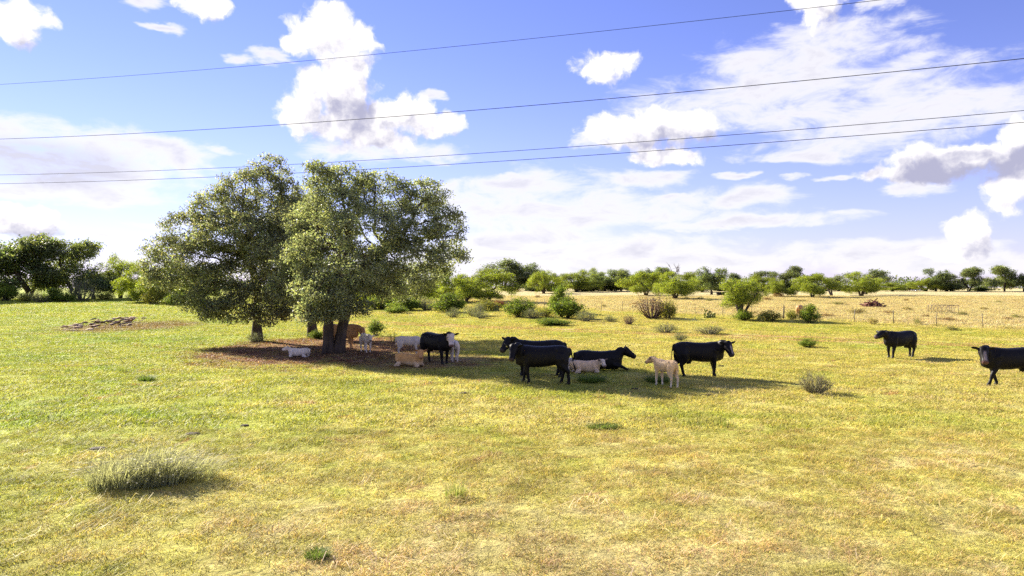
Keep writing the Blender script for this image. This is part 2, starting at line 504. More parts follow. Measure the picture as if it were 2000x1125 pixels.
# ------------------------------------------------------------------ ground
FENCE_A = (39.5, 58.0); FENCE_D = (-29.0, 32.0)      # line of the wire fence
def ground_color_group():
    g = bpy.data.node_groups.new('pasture_colour', 'ShaderNodeTree')
    g.interface.new_socket('Position', in_out='INPUT', socket_type='NodeSocketVector')
    g.interface.new_socket('Color', in_out='OUTPUT', socket_type='NodeSocketColor')
    g.interface.new_socket('Soil', in_out='OUTPUT', socket_type='NodeSocketFloat')
    g.interface.new_socket('Dry', in_out='OUTPUT', socket_type='NodeSocketFloat')
    N = NT(g)
    gi = N.n('NodeGroupInput'); go = N.n('NodeGroupOutput')
    p = N.vm('MULTIPLY', gi.outputs[0], (1, 1, 0))
    x, y = N.sep(p)[:2]
    n_big = N.noise(p, 0.055, 3, 0.5)
    n_mid = N.noise(N.vm('ADD', p, (31, 7, 0)), 0.22, 5, 0.6, 0.6)
    n_sml = N.noise(N.vm('ADD', p, (3, 77, 0)), 1.1, 5, 0.62, 0.4)
    n_fin = N.noise(p, 6.0, 4, 0.65)
    green = (0.36, 0.38, 0.065); yellow = (0.47, 0.43, 0.115); tan = (0.50, 0.425, 0.175); lush = (0.25, 0.33, 0.04)
    soil = (0.17, 0.075, 0.042); straw = (0.56, 0.495, 0.265)
    # greener towards the left and the middle distance, drier close by
    west = N.mapr(N.m('DIVIDE', x, N.m('ADD', y, 4.0)), -0.75, 0.15, 0.22, -0.04)
    near = N.mapr(y, 8.0, 20.0, -0.05, 0.05)
    gv = N.m('ADD', N.m('ADD', N.m('ADD', N.m('MULTIPLY', n_mid, 0.55), N.m('MULTIPLY', n_sml, 0.45)), west), near)
    gv = N.m('ADD', gv, N.m('MULTIPLY', N.m('SUBTRACT', n_big, 0.5), 0.5))
    c = N.mix(N.mapr(gv, 0.32, 0.50), tan, yellow)
    c = N.mix(N.mapr(gv, 0.48, 0.66), c, green)
    c = N.mix(N.mapr(gv, 0.66, 0.86), c, lush)
    # reddish bare earth showing in worn spots
    n_str0 = N.noise(N.vm('MULTIPLY', N.vm('ADD', p, (55, 3, 0)), (0.6, 1.0, 1.0)), 1.6, 5, 0.65, 0.8)
    n_w = N.noise(N.vm('ADD', p, (91, 13, 0)), 0.75, 6, 0.68, 0.8)
    worn = N.m('MULTIPLY', N.mapr(N.m('SUBTRACT', n_w, N.m('MULTIPLY', near, -0.35)), 0.60, 0.72), 0.75)
    # trampled earth under the oaks
    def ell(cx, cy, rx, ry):
        q = N.vm('MULTIPLY', N.vm('SUBTRACT', p, (cx, cy, 0)), (1 / rx, 1 / ry, 0))
        return N.vm('LENGTH', q)
    jit = N.m('MULTIPLY', N.m('SUBTRACT', N.noise(p, 0.5, 5, 0.65), 0.5), 1.15)
    e1 = N.mapr(N.m('ADD', ell(-10.3, 39.5, 7.4, 9.6), jit), 0.70, 1.10, 1.0, 0.0)
    e2 = N.m('MULTIPLY', N.mapr(N.m('ADD', ell(-4.2, 32.3, 4.2, 3.4), jit), 0.55, 1.15, 1.0, 0.0), 0.85)
    e3 = N.m('MULTIPLY', N.mapr(N.m('ADD', ell(-33.0, 60.0, 6.0, 8.0), jit), 0.55, 1.15, 1.0, 0.0), 0.75)
    bare = N.m('MAXIMUM', N.m('MAXIMUM', e1, e2), e3)
    tuft = N.mapr(n_sml, 0.50, 0.64)
    bare = N.m('MULTIPLY', bare, N.m('SUBTRACT', 1.0, N.m('MULTIPLY', tuft, 0.45)))
    # two wheel ruts of a farm track
    ax, ay, bx, by = 0.76, 57.0, 23.5, 43.8
    L = math.hypot(bx - ax, by - ay); nx, ny = -(by - ay) / L, (bx - ax) / L
    sd = N.m('ADD', N.m('ADD', N.m('MULTIPLY', N.m('SUBTRACT', x, ax), nx), N.m('MULTIPLY', N.m('SUBTRACT', y, ay), ny)), N.m('MULTIPLY', N.m('SUBTRACT', n_mid, 0.5), 2.6))
    rut = N.mapr(N.m('ABSOLUTE', N.m('SUBTRACT', N.m('ABSOLUTE', sd), 0.95)), 0.12, 0.75, 1.0, 0.0)
    rut = N.m('MULTIPLY', rut, N.m('MULTIPLY', N.mapr(n_sml, 0.35, 0.55, 0.25, 0.85), N.mapr(x, -40.0, -12.0)))
    # straw-coloured field on the far side of the fence
    fl = math.hypot(*FENCE_D); fx, fy = FENCE_D[1] / fl, -FENCE_D[0] / fl
    fd = N.m('ADD', N.m('MULTIPLY', N.m('SUBTRACT', x, FENCE_A[0]), fx), N.m('MULTIPLY', N.m('SUBTRACT', y, FENCE_A[1]), fy))
    fd = N.m('ADD', fd, N.m('MULTIPLY', N.m('SUBTRACT', n_mid, 0.5), 9.0))
    dry = N.m('MULTIPLY', N.mapr(fd, -2.0, 3.0), N.mapr(x, -26.0, -4.0))
    st2 = N.mix(N.mapr(n_mid, 0.35, 0.62), straw, (0.52, 0.42, 0.22))
    st2 = N.mix(N.m('MULTIPLY', N.mapr(n_sml, 0.52, 0.68), 0.7), st2, (0.40, 0.34, 0.12))
    c = N.mix(N.m('MULTIPLY', dry, 0.95), c, st2)
    s_c = N.mix(N.mapr(n_sml, 0.40, 0.62), soil, (0.26, 0.14, 0.085))
    s_c = N.mix(N.mapr(n_str0, 0.55, 0.68), s_c, (0.42, 0.29, 0.20))
    tr_c = (0.46, 0.29, 0.16)
    c = N.mix(N.m('MULTIPLY', worn, N.m('SUBTRACT', 1.0, dry)), c, (0.36, 0.20, 0.10))
    c = N.mix(rut, c, tr_c)
    c = N.mix(bare, c, s_c)
    n_str = N.noise(N.vm('MULTIPLY', N.vm('ADD', p, (5, 61, 0)), (0.55, 1.0, 1.0)), 0.9, 6, 0.7, 0.5)
    vs = N.mapr(n_str, 0.32, 0.68, 0.86, 1.17)
    c = N.mix(1.0, c, N.comb(vs, vs, vs), 'MULTIPLY')
    v = N.mapr(n_fin, 0.30, 0.70, 0.80, 1.20)
    c = N.mix(1.0, c, N.comb(v, v, v), 'MULTIPLY')
    N.put(go.inputs[0], c)
    N.put(go.inputs[1], N.m('MAXIMUM', bare, N.m('MAXIMUM', rut, worn)))
    N.put(go.inputs[2], dry)
    return g
GCOL = ground_color_group()

def mat_ground():
    m, N, out = new_mat('pasture_ground')
    ge = N.n('ShaderNodeNewGeometry')
    g = N.n('ShaderNodeGroup'); g.node_tree = GCOL
    N.put(g.inputs[0], ge.outputs['Position'])
    pos = ge.outputs['Position']
    h = N.m('ADD', N.noise(pos, 9.0, 6, 0.7), N.m('MULTIPLY', N.noise(pos, 2.0, 3, 0.6), 1.4))
    nm = bump(N, h, 0.9, 0.16)
    # fine noise darkening the ground colour, painted shade in the gaps between blades
    gap = N.mapr(N.noise(N.vm('MULTIPLY', pos, (1, 1, 0)), 21.0, 3, 0.7), 0.30, 0.50, 0.78, 1.0)
    c = N.mix(1.0, g.outputs[0], N.comb(gap, gap, gap), 'MULTIPLY')
    N.put(out.inputs[0], bsdf(N, c, 0.95, 0.05, nm))
    return m

def mat_blade():
    m, N, out = new_mat('grass_blade')
    ge = N.n('ShaderNodeNewGeometry')
    g = N.n('ShaderNodeGroup'); g.node_tree = GCOL
    N.put(g.inputs[0], ge.outputs['Position'])
    at = N.n('ShaderNodeAttribute', attribute_name='Col')
    c = N.mix(1.0, g.outputs[0], at.outputs['Color'], 'MULTIPLY')
    b = bsdf(N, c, 0.6, 0.22)
    tr = N.n('ShaderNodeBsdfTranslucent')
    N.put(tr.inputs['Color'], N.mix(1.0, c, (1.15, 1.15, 0.7), 'MULTIPLY'))
    mx = N.n('ShaderNodeMixShader'); mx.inputs[0].default_value = 0.42
    N.put(mx.inputs[1], b); N.put(mx.inputs[2], tr.outputs[0])
    N.put(out.inputs[0], mx.outputs[0])
    return m
M['ground'] = mat_ground()
M['blade'] = mat_blade()

def build_ground():
    def axis(lo, hi, n, c, w):
        # dense round c, spreading out to lo and hi
        a = np.arcsinh((lo - c) / w); b = np.arcsinh((hi - c) / w)
        return c + w * np.sinh(np.linspace(a, b, n))
    xs = axis(-4000, 4000, 301, 0.0, 25.0)
    ys = axis(-400, 7000, 381, 22.0, 25.0)
    X, Y = np.meshgrid(xs, ys)
    Z = gz(X, Y)
    V = np.stack([X, Y, Z], -1).reshape(-1, 3)
    nx = len(xs)
    i = np.arange(len(ys) - 1)[:, None] * nx; j = np.arange(nx - 1)[None]
    Q = np.stack([i + j, i + j + 1, i + nx + j + 1, i + nx + j], -1).reshape(-1, 4)
    mb = MB(); mb.add(V, Q)
    structure(obj('ground', mb.mesh('ground', True), M['ground']))
build_ground()


# ------------------------------------------------------------------ grass
def blade_tuft(seed, n, radius, hmin, hmax, width, lean, cvar=0.16, straw=0.14):
    rng = np.random.default_rng(seed)
    mb = MB()
    for _ in range(n):
        a = rng.uniform(0, 2 * PI); r = radius * math.sqrt(rng.uniform())
        b = np.array([r * math.cos(a), r * math.sin(a), -0.01])
        h = rng.uniform(hmin, hmax)
        da = rng.uniform(0, 2 * PI); ln = h * lean * rng.uniform(0.2, 1.5)
        d = np.array([math.cos(da), math.sin(da), 0]); s_ = np.array([-d[1], d[0], 0]) * width * rng.uniform(0.7, 1.3)
        m1 = b + d * ln * 0.35 + np.array([0, 0, h * 0.6]); t = b + d * ln + np.array([0, 0, h])
        v = rng.normal(1.0, cvar)
        col = np.array([1.0, 1.0, 1.0]) * v
        if rng.uniform() < straw: col = col * np.array([1.35, 1.1, 1.5])
        mb.add([b - s_ * .5, b + s_ * .5, m1 + s_ * .4, m1 - s_ * .4, t], [(0, 1, 2, 3)], [(3, 2, 4)], np.clip(col, 0.35, 1.9))
    return mb

def scatter(name, label, protos, pts, scl, rng, cat='grass'):
    """one object that strews the tufts over the ground with geometry nodes"""
    n = len(pts)
    me = bpy.data.meshes.new(name)
    me.vertices.add(n); me.vertices.foreach_set('co', np.asarray(pts, np.float32).ravel())
    for an, typ, data in (('rot', 'FLOAT', rng.uniform(0, 2 * PI, n)), ('scl', 'FLOAT', scl)):
        at = me.attributes.new(an, typ, 'POINT'); at.data.foreach_set('value', np.asarray(data, np.float32))
    at = me.attributes.new('pick', 'INT', 'POINT'); at.data.foreach_set('value', rng.integers(0, len(protos), n).astype(np.int32))
    o = obj(name, me)
    g = bpy.data.node_groups.new(name, 'GeometryNodeTree')
    g.interface.new_socket('Geometry', in_out='INPUT', socket_type='NodeSocketGeometry')
    g.interface.new_socket('Geometry', in_out='OUTPUT', socket_type='NodeSocketGeometry')
    N = NT(g)
    gi = N.n('NodeGroupInput'); go = N.n('NodeGroupOutput')
    def att(nm, dt):
        a = N.n('GeometryNodeInputNamedAttribute', data_type=dt); a.inputs[0].default_value = nm
        return a.outputs[0]
    gg = N.n('GeometryNodeGeometryToInstance')
    for po in protos:
        oi = N.n('GeometryNodeObjectInfo'); oi.inputs['Object'].default_value = po
        g.links.new(oi.outputs['Geometry'], gg.inputs[0])
    ip = N.n('GeometryNodeInstanceOnPoints')
    g.links.new(gi.outputs[0], ip.inputs['Points']); g.links.new(gg.outputs[0], ip.inputs['Instance'])
    ip.inputs['Pick Instance'].default_value = True
    g.links.new(att('pick', 'INT'), ip.inputs['Instance Index'])
    g.links.new(N.comb(0.0, 0.0, att('rot', 'FLOAT')), ip.inputs['Rotation'])
    g.links.new(att('scl', 'FLOAT'), ip.inputs['Scale'])
    g.links.new(ip.outputs[0], go.inputs[0])
    md = o.modifiers.new('strew', 'NODES'); md.node_group = g
    return tag(o, label, cat, kind='stuff')

def build_grass():
    rng = np.random.default_rng(5)
    def proto(mb, nm):
        me = mb.mesh(nm); me.materials.append(M['blade'])
        return bpy.data.objects.new(nm, me)
    turf = [proto(blade_tuft(i, 105, 0.20, 0.015, 0.055, 0.0075, 1.7), 'turf_tuft') for i in range(5)]
    turf += [proto(blade_tuft(20 + i, 70, 0.22, 0.02, 0.09, 0.008, 1.8, straw=0.5), 'turf_tuft') for i in range(2)]
    stalk = []
    for i in range(3):
        rs = np.random.default_rng(80 + i); mb = MB()
        for _ in range(7):
            b = np.array([rs.normal() * .15, rs.normal() * .15, 0.0]); a = rs.uniform(0, 6.28); L = rs.uniform(.12, .38); hh = rs.uniform(.02, .12)
            d = np.array([math.cos(a), math.sin(a), 0]); s_ = np.array([-d[1], d[0], 0]) * .0045
            m1 = b + d * L * .5 + np.array([0, 0, hh]); t = b + d * L + s_ * rs.normal() * 9 + np.array([0, 0, hh * rs.uniform(.2, 1.1)])
            mb.add([b - s_, b + s_, m1 + s_, m1 - s_, t], [(0, 1, 2, 3)], [(3, 2, 4)], np.array([1.5, 1.4, 2.3]) * rs.uniform(.8, 1.2))
        stalk.append(proto(mb, 'straw_stalk'))
    coarse = [proto(blade_tuft(40 + i, 100, 0.45, 0.02, 0.085, 0.018, 1.5), 'turf_tuft') for i in range(5)]
    straw = [proto(blade_tuft(60 + i, 80, 0.8, 0.06, 0.22, 0.03, 1.2, 0.2, 0.1), 'straw_tuft') for i in range(4)]

    def wedge(y0, y1, dens, half):
        out = []
        n = int(dens * half * (y1 ** 2 - y0 ** 2) * 1.0)
        y = np.sqrt(rng.uniform(y0 ** 2, y1 ** 2, n))
        x = rng.uniform(-1, 1, n) * (half * y + 3.0)
        return np.stack([x, y], 1)
    def keep(p):
        # less grass on the trodden earth under the oaks
        e = np.minimum(np.hypot((p[:, 0] + 10.3) / 7.4, (p[:, 1] - 39.5) / 9.6), np.hypot((p[:, 0] + 4.2) / 4.2, (p[:, 1] - 32.3) / 3.4))
        pr = np.clip((e - 0.55) / 0.5, 0.10, 1.0)
        clump = 0.5 + 0.5 * np.sin(p[:, 0] * 1.7 + 2 * np.sin(p[:, 1] * 0.9)) * np.sin(p[:, 1] * 1.3 + 1.5 * np.sin(p[:, 0] * 0.7))
        pr = pr * (0.55 + 0.6 * clump)
        return p[rng.uniform(size=len(p)) < pr]
    def beyond(p):
        fl = math.hypot(*FENCE_D)
        return ((p[:, 0] - FENCE_A[0]) * FENCE_D[1] - (p[:, 1] - FENCE_A[1]) * FENCE_D[0]) / fl
    def put(nm, label, protos, p, s0, s1):
        z = gz(p[:, 0], p[:, 1])
        scatter(nm, label, protos, np.stack([p[:, 0], p[:, 1], z], 1), rng.uniform(s0, s1, len(p)), rng)
    put('short_grass', 'short grazed yellow green grass in the front of the pasture', turf, keep(wedge(5.5, 17, 34, 0.85)), 0.6, 1.35)
    put('straw_stalks', 'pale dry straw stalks strewn over the short grass', stalk, wedge(5.5, 24, 2.6, 0.85), 0.7, 1.3)
    put('short_grass', 'short grazed grass round and beneath the cattle', coarse, keep(wedge(17, 40, 9, 0.85)), 0.6, 1.3)
    p = keep(wedge(40, 75, 4.0, 0.85)); p = p[beyond(p) < 0]
    put('short_grass', 'short green grass behind the oaks up to the wire fence', coarse, p, 0.9, 1.6)
    p = wedge(75, 135, 1.6, 0.85); p = p[(beyond(p) < 0) | (p[:, 0] < -15)]
    put('short_grass', 'green grass reaching to the western trees', coarse, p, 1.2, 2.6)
    p = wedge(55, 150, 1.7, 0.85); p = p[(beyond(p) > 0.5) & (p[:, 0] > -20)]
    put('dry_grass', 'tall straw coloured grass in the field beyond the fence', straw, p, 0.6, 1.5)
build_grass()


# ------------------------------------------------------------------ trees
def sample_blobs(blobs, n, rng, shell=0.55):
    """points inside ellipsoids (cx, cy, cz, rx, ry, rz), most of them near the skin"""
    B = np.asarray(blobs, float)
    w = (B[:, 3] * B[:, 4] * B[:, 5]) ** 0.62; w /= w.sum()
    k = rng.choice(len(B), n, p=w)
    d = rng.normal(size=(n, 3)); d /= np.linalg.norm(d, axis=1, keepdims=True)
    r = np.where(rng.uniform(size=n) < 0.7, rng.uniform(shell, 1.0, n), rng.uniform(0.1, 1.0, n) ** 0.5)
    return B[k, :3] + d * r[:, None] * B[k, 3:6]

def grow(stems, attract, rng, step=0.35, kill=0.5, infl=30.0, iters=90):
    """limbs that reach out for the points of the crown; returns nodes and parents"""
    nodes, par = [], []
    for st in stems:
        st = [np.asarray(p, float) for p in st]
        prev = -1
        for a, b in zip(st[:-1], st[1:]):
            m = max(1, int(np.linalg.norm(b - a) / step))
            for i in range(m):
                nodes.append(a + (b - a) * (i / m)); par.append(prev); prev = len(nodes) - 1
        nodes.append(st[-1]); par.append(prev)
    # only the upper part of a stem throws limbs
    zmin = min(st[0][2] for st in stems); zmax = max(st[-1][2] for st in stems)
    alive = np.ones(len(attract), bool)
    NP = np.array(nodes)
    allow = NP[:, 2] > zmin + 0.42 * (zmax - zmin)
    D = np.linalg.norm(attract[:, None] - NP[None], axis=2)
    D[:, ~allow] = 1e9
    near = D.argmin(1); nd = D[np.arange(len(attract)), near]
    for _ in range(iters):
        act = alive & (nd < infl)
        if not act.any(): break
        new, npar = [], []
        for k in np.unique(near[act]):
            s_ = act & (near == k)
            v = attract[s_] - NP[k]
            v /= np.linalg.norm(v, axis=1, keepdims=True) + 1e-9
            v = v.mean(0) + rng.normal(size=3) * 0.22 + np.array([0, 0, 0.04])
            v /= np.linalg.norm(v) + 1e-9
            new.append(NP[k] + v * step); npar.append(k)
        i0 = len(NP)
        NP = np.concatenate([NP, np.array(new)]); par += npar
        d2 = np.linalg.norm(attract[:, None] - np.array(new)[None], axis=2)
        j = d2.argmin(1); dm = d2[np.arange(len(attract)), j]
        better = dm < nd
        near = np.where(better, i0 + j, near); nd = np.minimum(nd, dm)
        alive &= nd > kill
    return NP, np.array(par)

def limb_radii(par, n, tip, expo=1.85, cap=None):
    r = np.zeros(n); acc = np.zeros(n)
    for i in range(n - 1, -1, -1):
        r[i] = max(tip, acc[i] ** (1 / expo)) if acc[i] > 0 else tip
        if par[i] >= 0: acc[par[i]] += r[i] ** expo
    return r

def limbs_mesh(mb, NP, par, rad, col, sides_big=9, min_r=0.0, flare=1.45):
    kids = [[] for _ in NP]
    for i, p in enumerate(par):
        if p >= 0: kids[p].append(i)
    starts = [i for i, p in enumerate(par) if p < 0]
    stack = [(i, None) for i in starts]
    while stack:
        i, root = stack.pop()
        chain = [root] if root is not None else []
        chain.append(i)
        while kids[chain[-1]]:
            ks = sorted(kids[chain[-1]], key=lambda k: -rad[k])
            for k in ks[1:]:
                if rad[k] >= min_r: stack.append((k, chain[-1]))
            if rad[ks[0]] < min_r: break
            chain.append(ks[0])
        if len(chain) < 2: continue
        P = NP[chain].copy(); rr = rad[chain].copy()
        if root is not None: rr[0] = rr[1]
        if root is None:
            k = min(4, len(rr)); rr[:k] *= np.linspace(flare, 1.0, k)
            P[0, 2] -= 0.15
        big = rr.max() > 0.06
        mb.tube(P, rr, sides_big if big else 4, col, cap=big)

def make_tree(seed, stems, blobs, n_att, leaf_n, leaf_size, spread, leaf_col, bark_col, trunk_r, tip=0.012, step=0.35, kill=0.5,
              var=0.25, hue=0.12, min_r=0.0, extra=0.35, shell=0.55, aspect=0.5, pale=0.0):
    rng = np.random.default_rng(seed)
    att = sample_blobs(blobs, n_att, rng, shell)
    NP, par = grow(stems, att, rng, step, kill)
    rad = limb_radii(par, len(NP), tip)
    mx = max(rad[i] for i in range(len(NP)) if par[i] < 0)
    rad = tip + (rad - tip) * (trunk_r - tip) / max(mx - tip, 1e-6)
    tb = MB(); limbs_mesh(tb, NP, par, rad, bark_col, min_r=min_r)
    kid = np.zeros(len(NP), int)
    for p in par:
        if p >= 0: kid[p] += 1
    tips = NP[(kid == 0)]
    twigs = NP[(rad < 0.30 * trunk_r) & (kid > 0)]
    twigs = twigs[rng.uniform(size=len(twigs)) < extra]
    # a thin twig carries every leaf clump of the crown
    dist = np.stack([np.linalg.norm(NP - a, axis=1) for a in att])
    src = NP[dist.argmin(1)]
    for a, q in zip(att, src):
        tb.tube([q, (a + q) / 2 + rng.normal(size=3) * 0.03, a], [tip * 1.1, tip * 0.9, tip * 0.5], 3, bark_col, cap=False)
    lb = MB()
    leaves(lb, np.concatenate([tips, twigs, att]), spread, leaf_n, leaf_size, rng, leaf_col, var, hue=hue, aspect=aspect, pale=pale)
    return tb, lb

def tree_object(name, label, tb, lb, loc, leafmat, rotz=0.0, scale=1.0, group=None, cat='tree'):
    o = thing(name, label, cat, loc, rotz, scale, group)
    obj('trunk', tb.mesh('trunk', True), M['bark'], o)
    obj('crown', lb.mesh('crown'), leafmat, o)
    return o

def copy_thing(root, loc, rotz, scale, label, group=None):
    r = root.copy(); COL.objects.link(r)
    r.location = loc; r.rotation_euler = (0, 0, rotz)
    r.scale = (scale,) * 3 if isinstance(scale, (int, float)) else scale
    r['label'] = label
    if group: r['group'] = group
    elif 'group' in r: del r['group']
    for ch in list(root.children):
        c = ch.copy(); COL.objects.link(c); c.parent = r
        for g in ch.children:
            d = g.copy(); COL.objects.link(d); d.parent = c
    return r

BARK = (0.075, 0.055, 0.042)
OAK = (0.245, 0.262, 0.16)
OAKD = (0.15, 0.185, 0.075)
MESQ = (0.26, 0.30, 0.05)

def hero_oaks():
    def B(px, py, rx, ry, d, rd=None):
        s_ = ppm(d)
        return ((px - 1000) * s_, d, CAMH + (HORIZON - py) * s_, rx * s_, (rd if rd else 0.5 * (rx + ry) * s_ * 1.05), ry * s_)
    def P(px, py, d):
        s_ = ppm(d)
        return ((px - 1000) * s_, d, CAMH + (HORIZON - py) * s_)
    # ---- the double-stemmed oak in front
    b = ground_at(646, 690)
    rel = lambda lst: [tuple(np.array(q[:3]) - np.array(b)) + tuple(q[3:]) for q in lst]
    d0 = b.y
    bl = [B(672, 352, 62, 38, d0 + 1), B(622, 345, 32, 30, d0), B(742, 382, 62, 46, d0 + 1), B(650, 405, 70, 42, d0 - 1), B(715, 455, 85, 50, d0 - 2),
          B(828, 385, 52, 40, d0 + 1), B(868, 440, 44, 40, d0), B(808, 448, 60, 46, d0 - 1), B(800, 505, 78, 38, d0 - 1.5), B(872, 505, 40, 34, d0),
          B(690, 530, 75, 40, d0 - 2.5), B(640, 575, 55, 34, d0 - 3), B(625, 604, 42, 24, d0 - 3), B(735, 545, 60, 36, d0 + 2), B(640, 480, 55, 44, d0 + 2), B(690, 590, 42, 26, d0 - 1.5), B(600, 560, 34, 30, d0 - 2), B(608, 612, 32, 20, d0 - 3), B(665, 608, 30, 18, d0 - 3), B(600, 500, 40, 44, d0 - 1), B(578, 505, 44, 42, d0 + 1), B(566, 560, 40, 32, d0 + 1), B(592, 440, 36, 40, d0 + 2)]
    stems = [[P(641, 692, d0), P(642, 640, d0), P(640, 590, d0 - .3), P(655, 540, d0 - .5), P(680, 490, d0 - .6)],
             [P(660, 690, d0 + .2), P(668, 640, d0 + .3), P(678, 600, d0 + .4), P(690, 555, d0 + .6), P(722, 505, d0 + .5), P(770, 470, d0)]]
    stems = [[tuple(np.array(q) - np.array(b)) for q in st] for st in stems]
    tb, lb = make_tree(3, stems, rel(bl), 1400, 48, 0.128, (0.21, 0.21, 0.13), OAK, BARK, 0.27, 0.018, 0.33, 0.46, var=0.26, hue=0.08, extra=0.12, shell=0.72, pale=0.03)
    tree_object('live_oak', 'big live oak with a forked double trunk shading a white calf', tb, lb, b, M['oak_leaf'])
    # ---- the leaning wide oak to its west
    b2 = ground_at(502, 666); d1 = b2.y
    rel2 = lambda lst: [tuple(np.array(q[:3]) - np.array(b2)) + tuple(q[3:]) for q in lst]
    bl = [B(532, 328, 40, 26, d1), B(490, 372, 66, 42, d1 - 1), B(540, 405, 48, 56, d1), B(428, 408, 62, 42, d1 - 1), B(370, 452, 55, 42, d1), B(455, 455, 82, 48, d1 - 2.5),
          B(325, 492, 44, 34, d1), B(400, 505, 70, 36, d1 - 2), B(520, 480, 60, 40, d1 - 2), B(350, 545, 62, 28, d1 - .5), B(430, 575, 56, 32, d1 - 2.5), B(500, 585, 62, 34, d1 - 3),
          B(450, 612, 54, 22, d1 - 3.2), B(545, 565, 40, 36, d1 - 2), B(415, 600, 30, 26, d1 - 3), B(450, 540, 84, 30, d1 - 2.2), B(545, 520, 46, 34, d1 - 2), B(560, 600, 34, 26, d1 - 2.5), B(375, 590, 34, 22, d1 - 2), B(574, 428, 40, 44, d1 - 1), B(568, 372, 26, 26, d1), B(582, 470, 34, 30, d1 - 2), B(535, 500, 54, 44, d1 - 4.5), B(500, 450, 60, 40, d1 - 4), B(556, 440, 36, 40, d1 - 4), B(530, 615, 34, 22, d1 - 3), B(300, 520, 30, 24, d1)]
    stems = [[P(502, 668, d1), P(502, 630, d1), P(504, 590, d1 - .2), P(498, 540, d1 - .4), P(480, 490, d1 - .6)]]
    stems = [[tuple(np.array(q) - np.array(b2)) for q in st] for st in stems]
    tb, lb = make_tree(8, stems, rel2(bl), 1600, 48, 0.138, (0.24, 0.24, 0.15), (0.265, 0.275, 0.17), BARK, 0.28, 0.019, 0.36, 0.50, var=0.38, extra=0.12, shell=0.72, pale=0.04)
    tree_object('live_oak', 'wide live oak with branches drooping low to the grass over a single trunk', tb, lb, b2, M['oak_leaf'])
    # ---- the one behind, leaning left
    b3 = ground_at(611, 659); d2 = b3.y
    rel3 = lambda lst: [tuple(np.array(q[:3]) - np.array(b3)) + tuple(q[3:]) for q in lst]
    bl = [B(575, 440, 52, 46, d2 + 1), B(610, 410, 46, 40, d2 + 2), B(640, 450, 60, 48, d2 + 2), B(540, 475, 45, 32, d2), B(700, 520, 60, 40, d2 + 1), B(770, 560, 60, 30, d2), B(820, 540, 50, 30, d2 + 1), B(610, 560, 40, 26, d2), B(585, 530, 40, 30, d2 + 1), B(592, 415, 34, 30, d2 + 1)]
    stems = [[P(611, 661, d2), P(608, 620, d2), P(602, 585, d2), P(580, 545, d2), P(568, 500, d2 + .4), P(575, 465, d2 + .6)]]
    stems = [[tuple(np.array(q) - np.array(b3)) for q in st] for st in stems]
    tb, lb = make_tree(12, stems, rel3(bl), 700, 46, 0.145, (0.25, 0.25, 0.16), OAK, BARK, 0.30, 0.014, 0.36, 0.52, var=0.26, hue=0.08, extra=0.12, shell=0.70, pale=0.04)
    tree_object('live_oak', 'live oak with a stout leaning trunk standing behind the two larger oaks', tb, lb, b3, M['oak_leaf'])
hero_oaks()


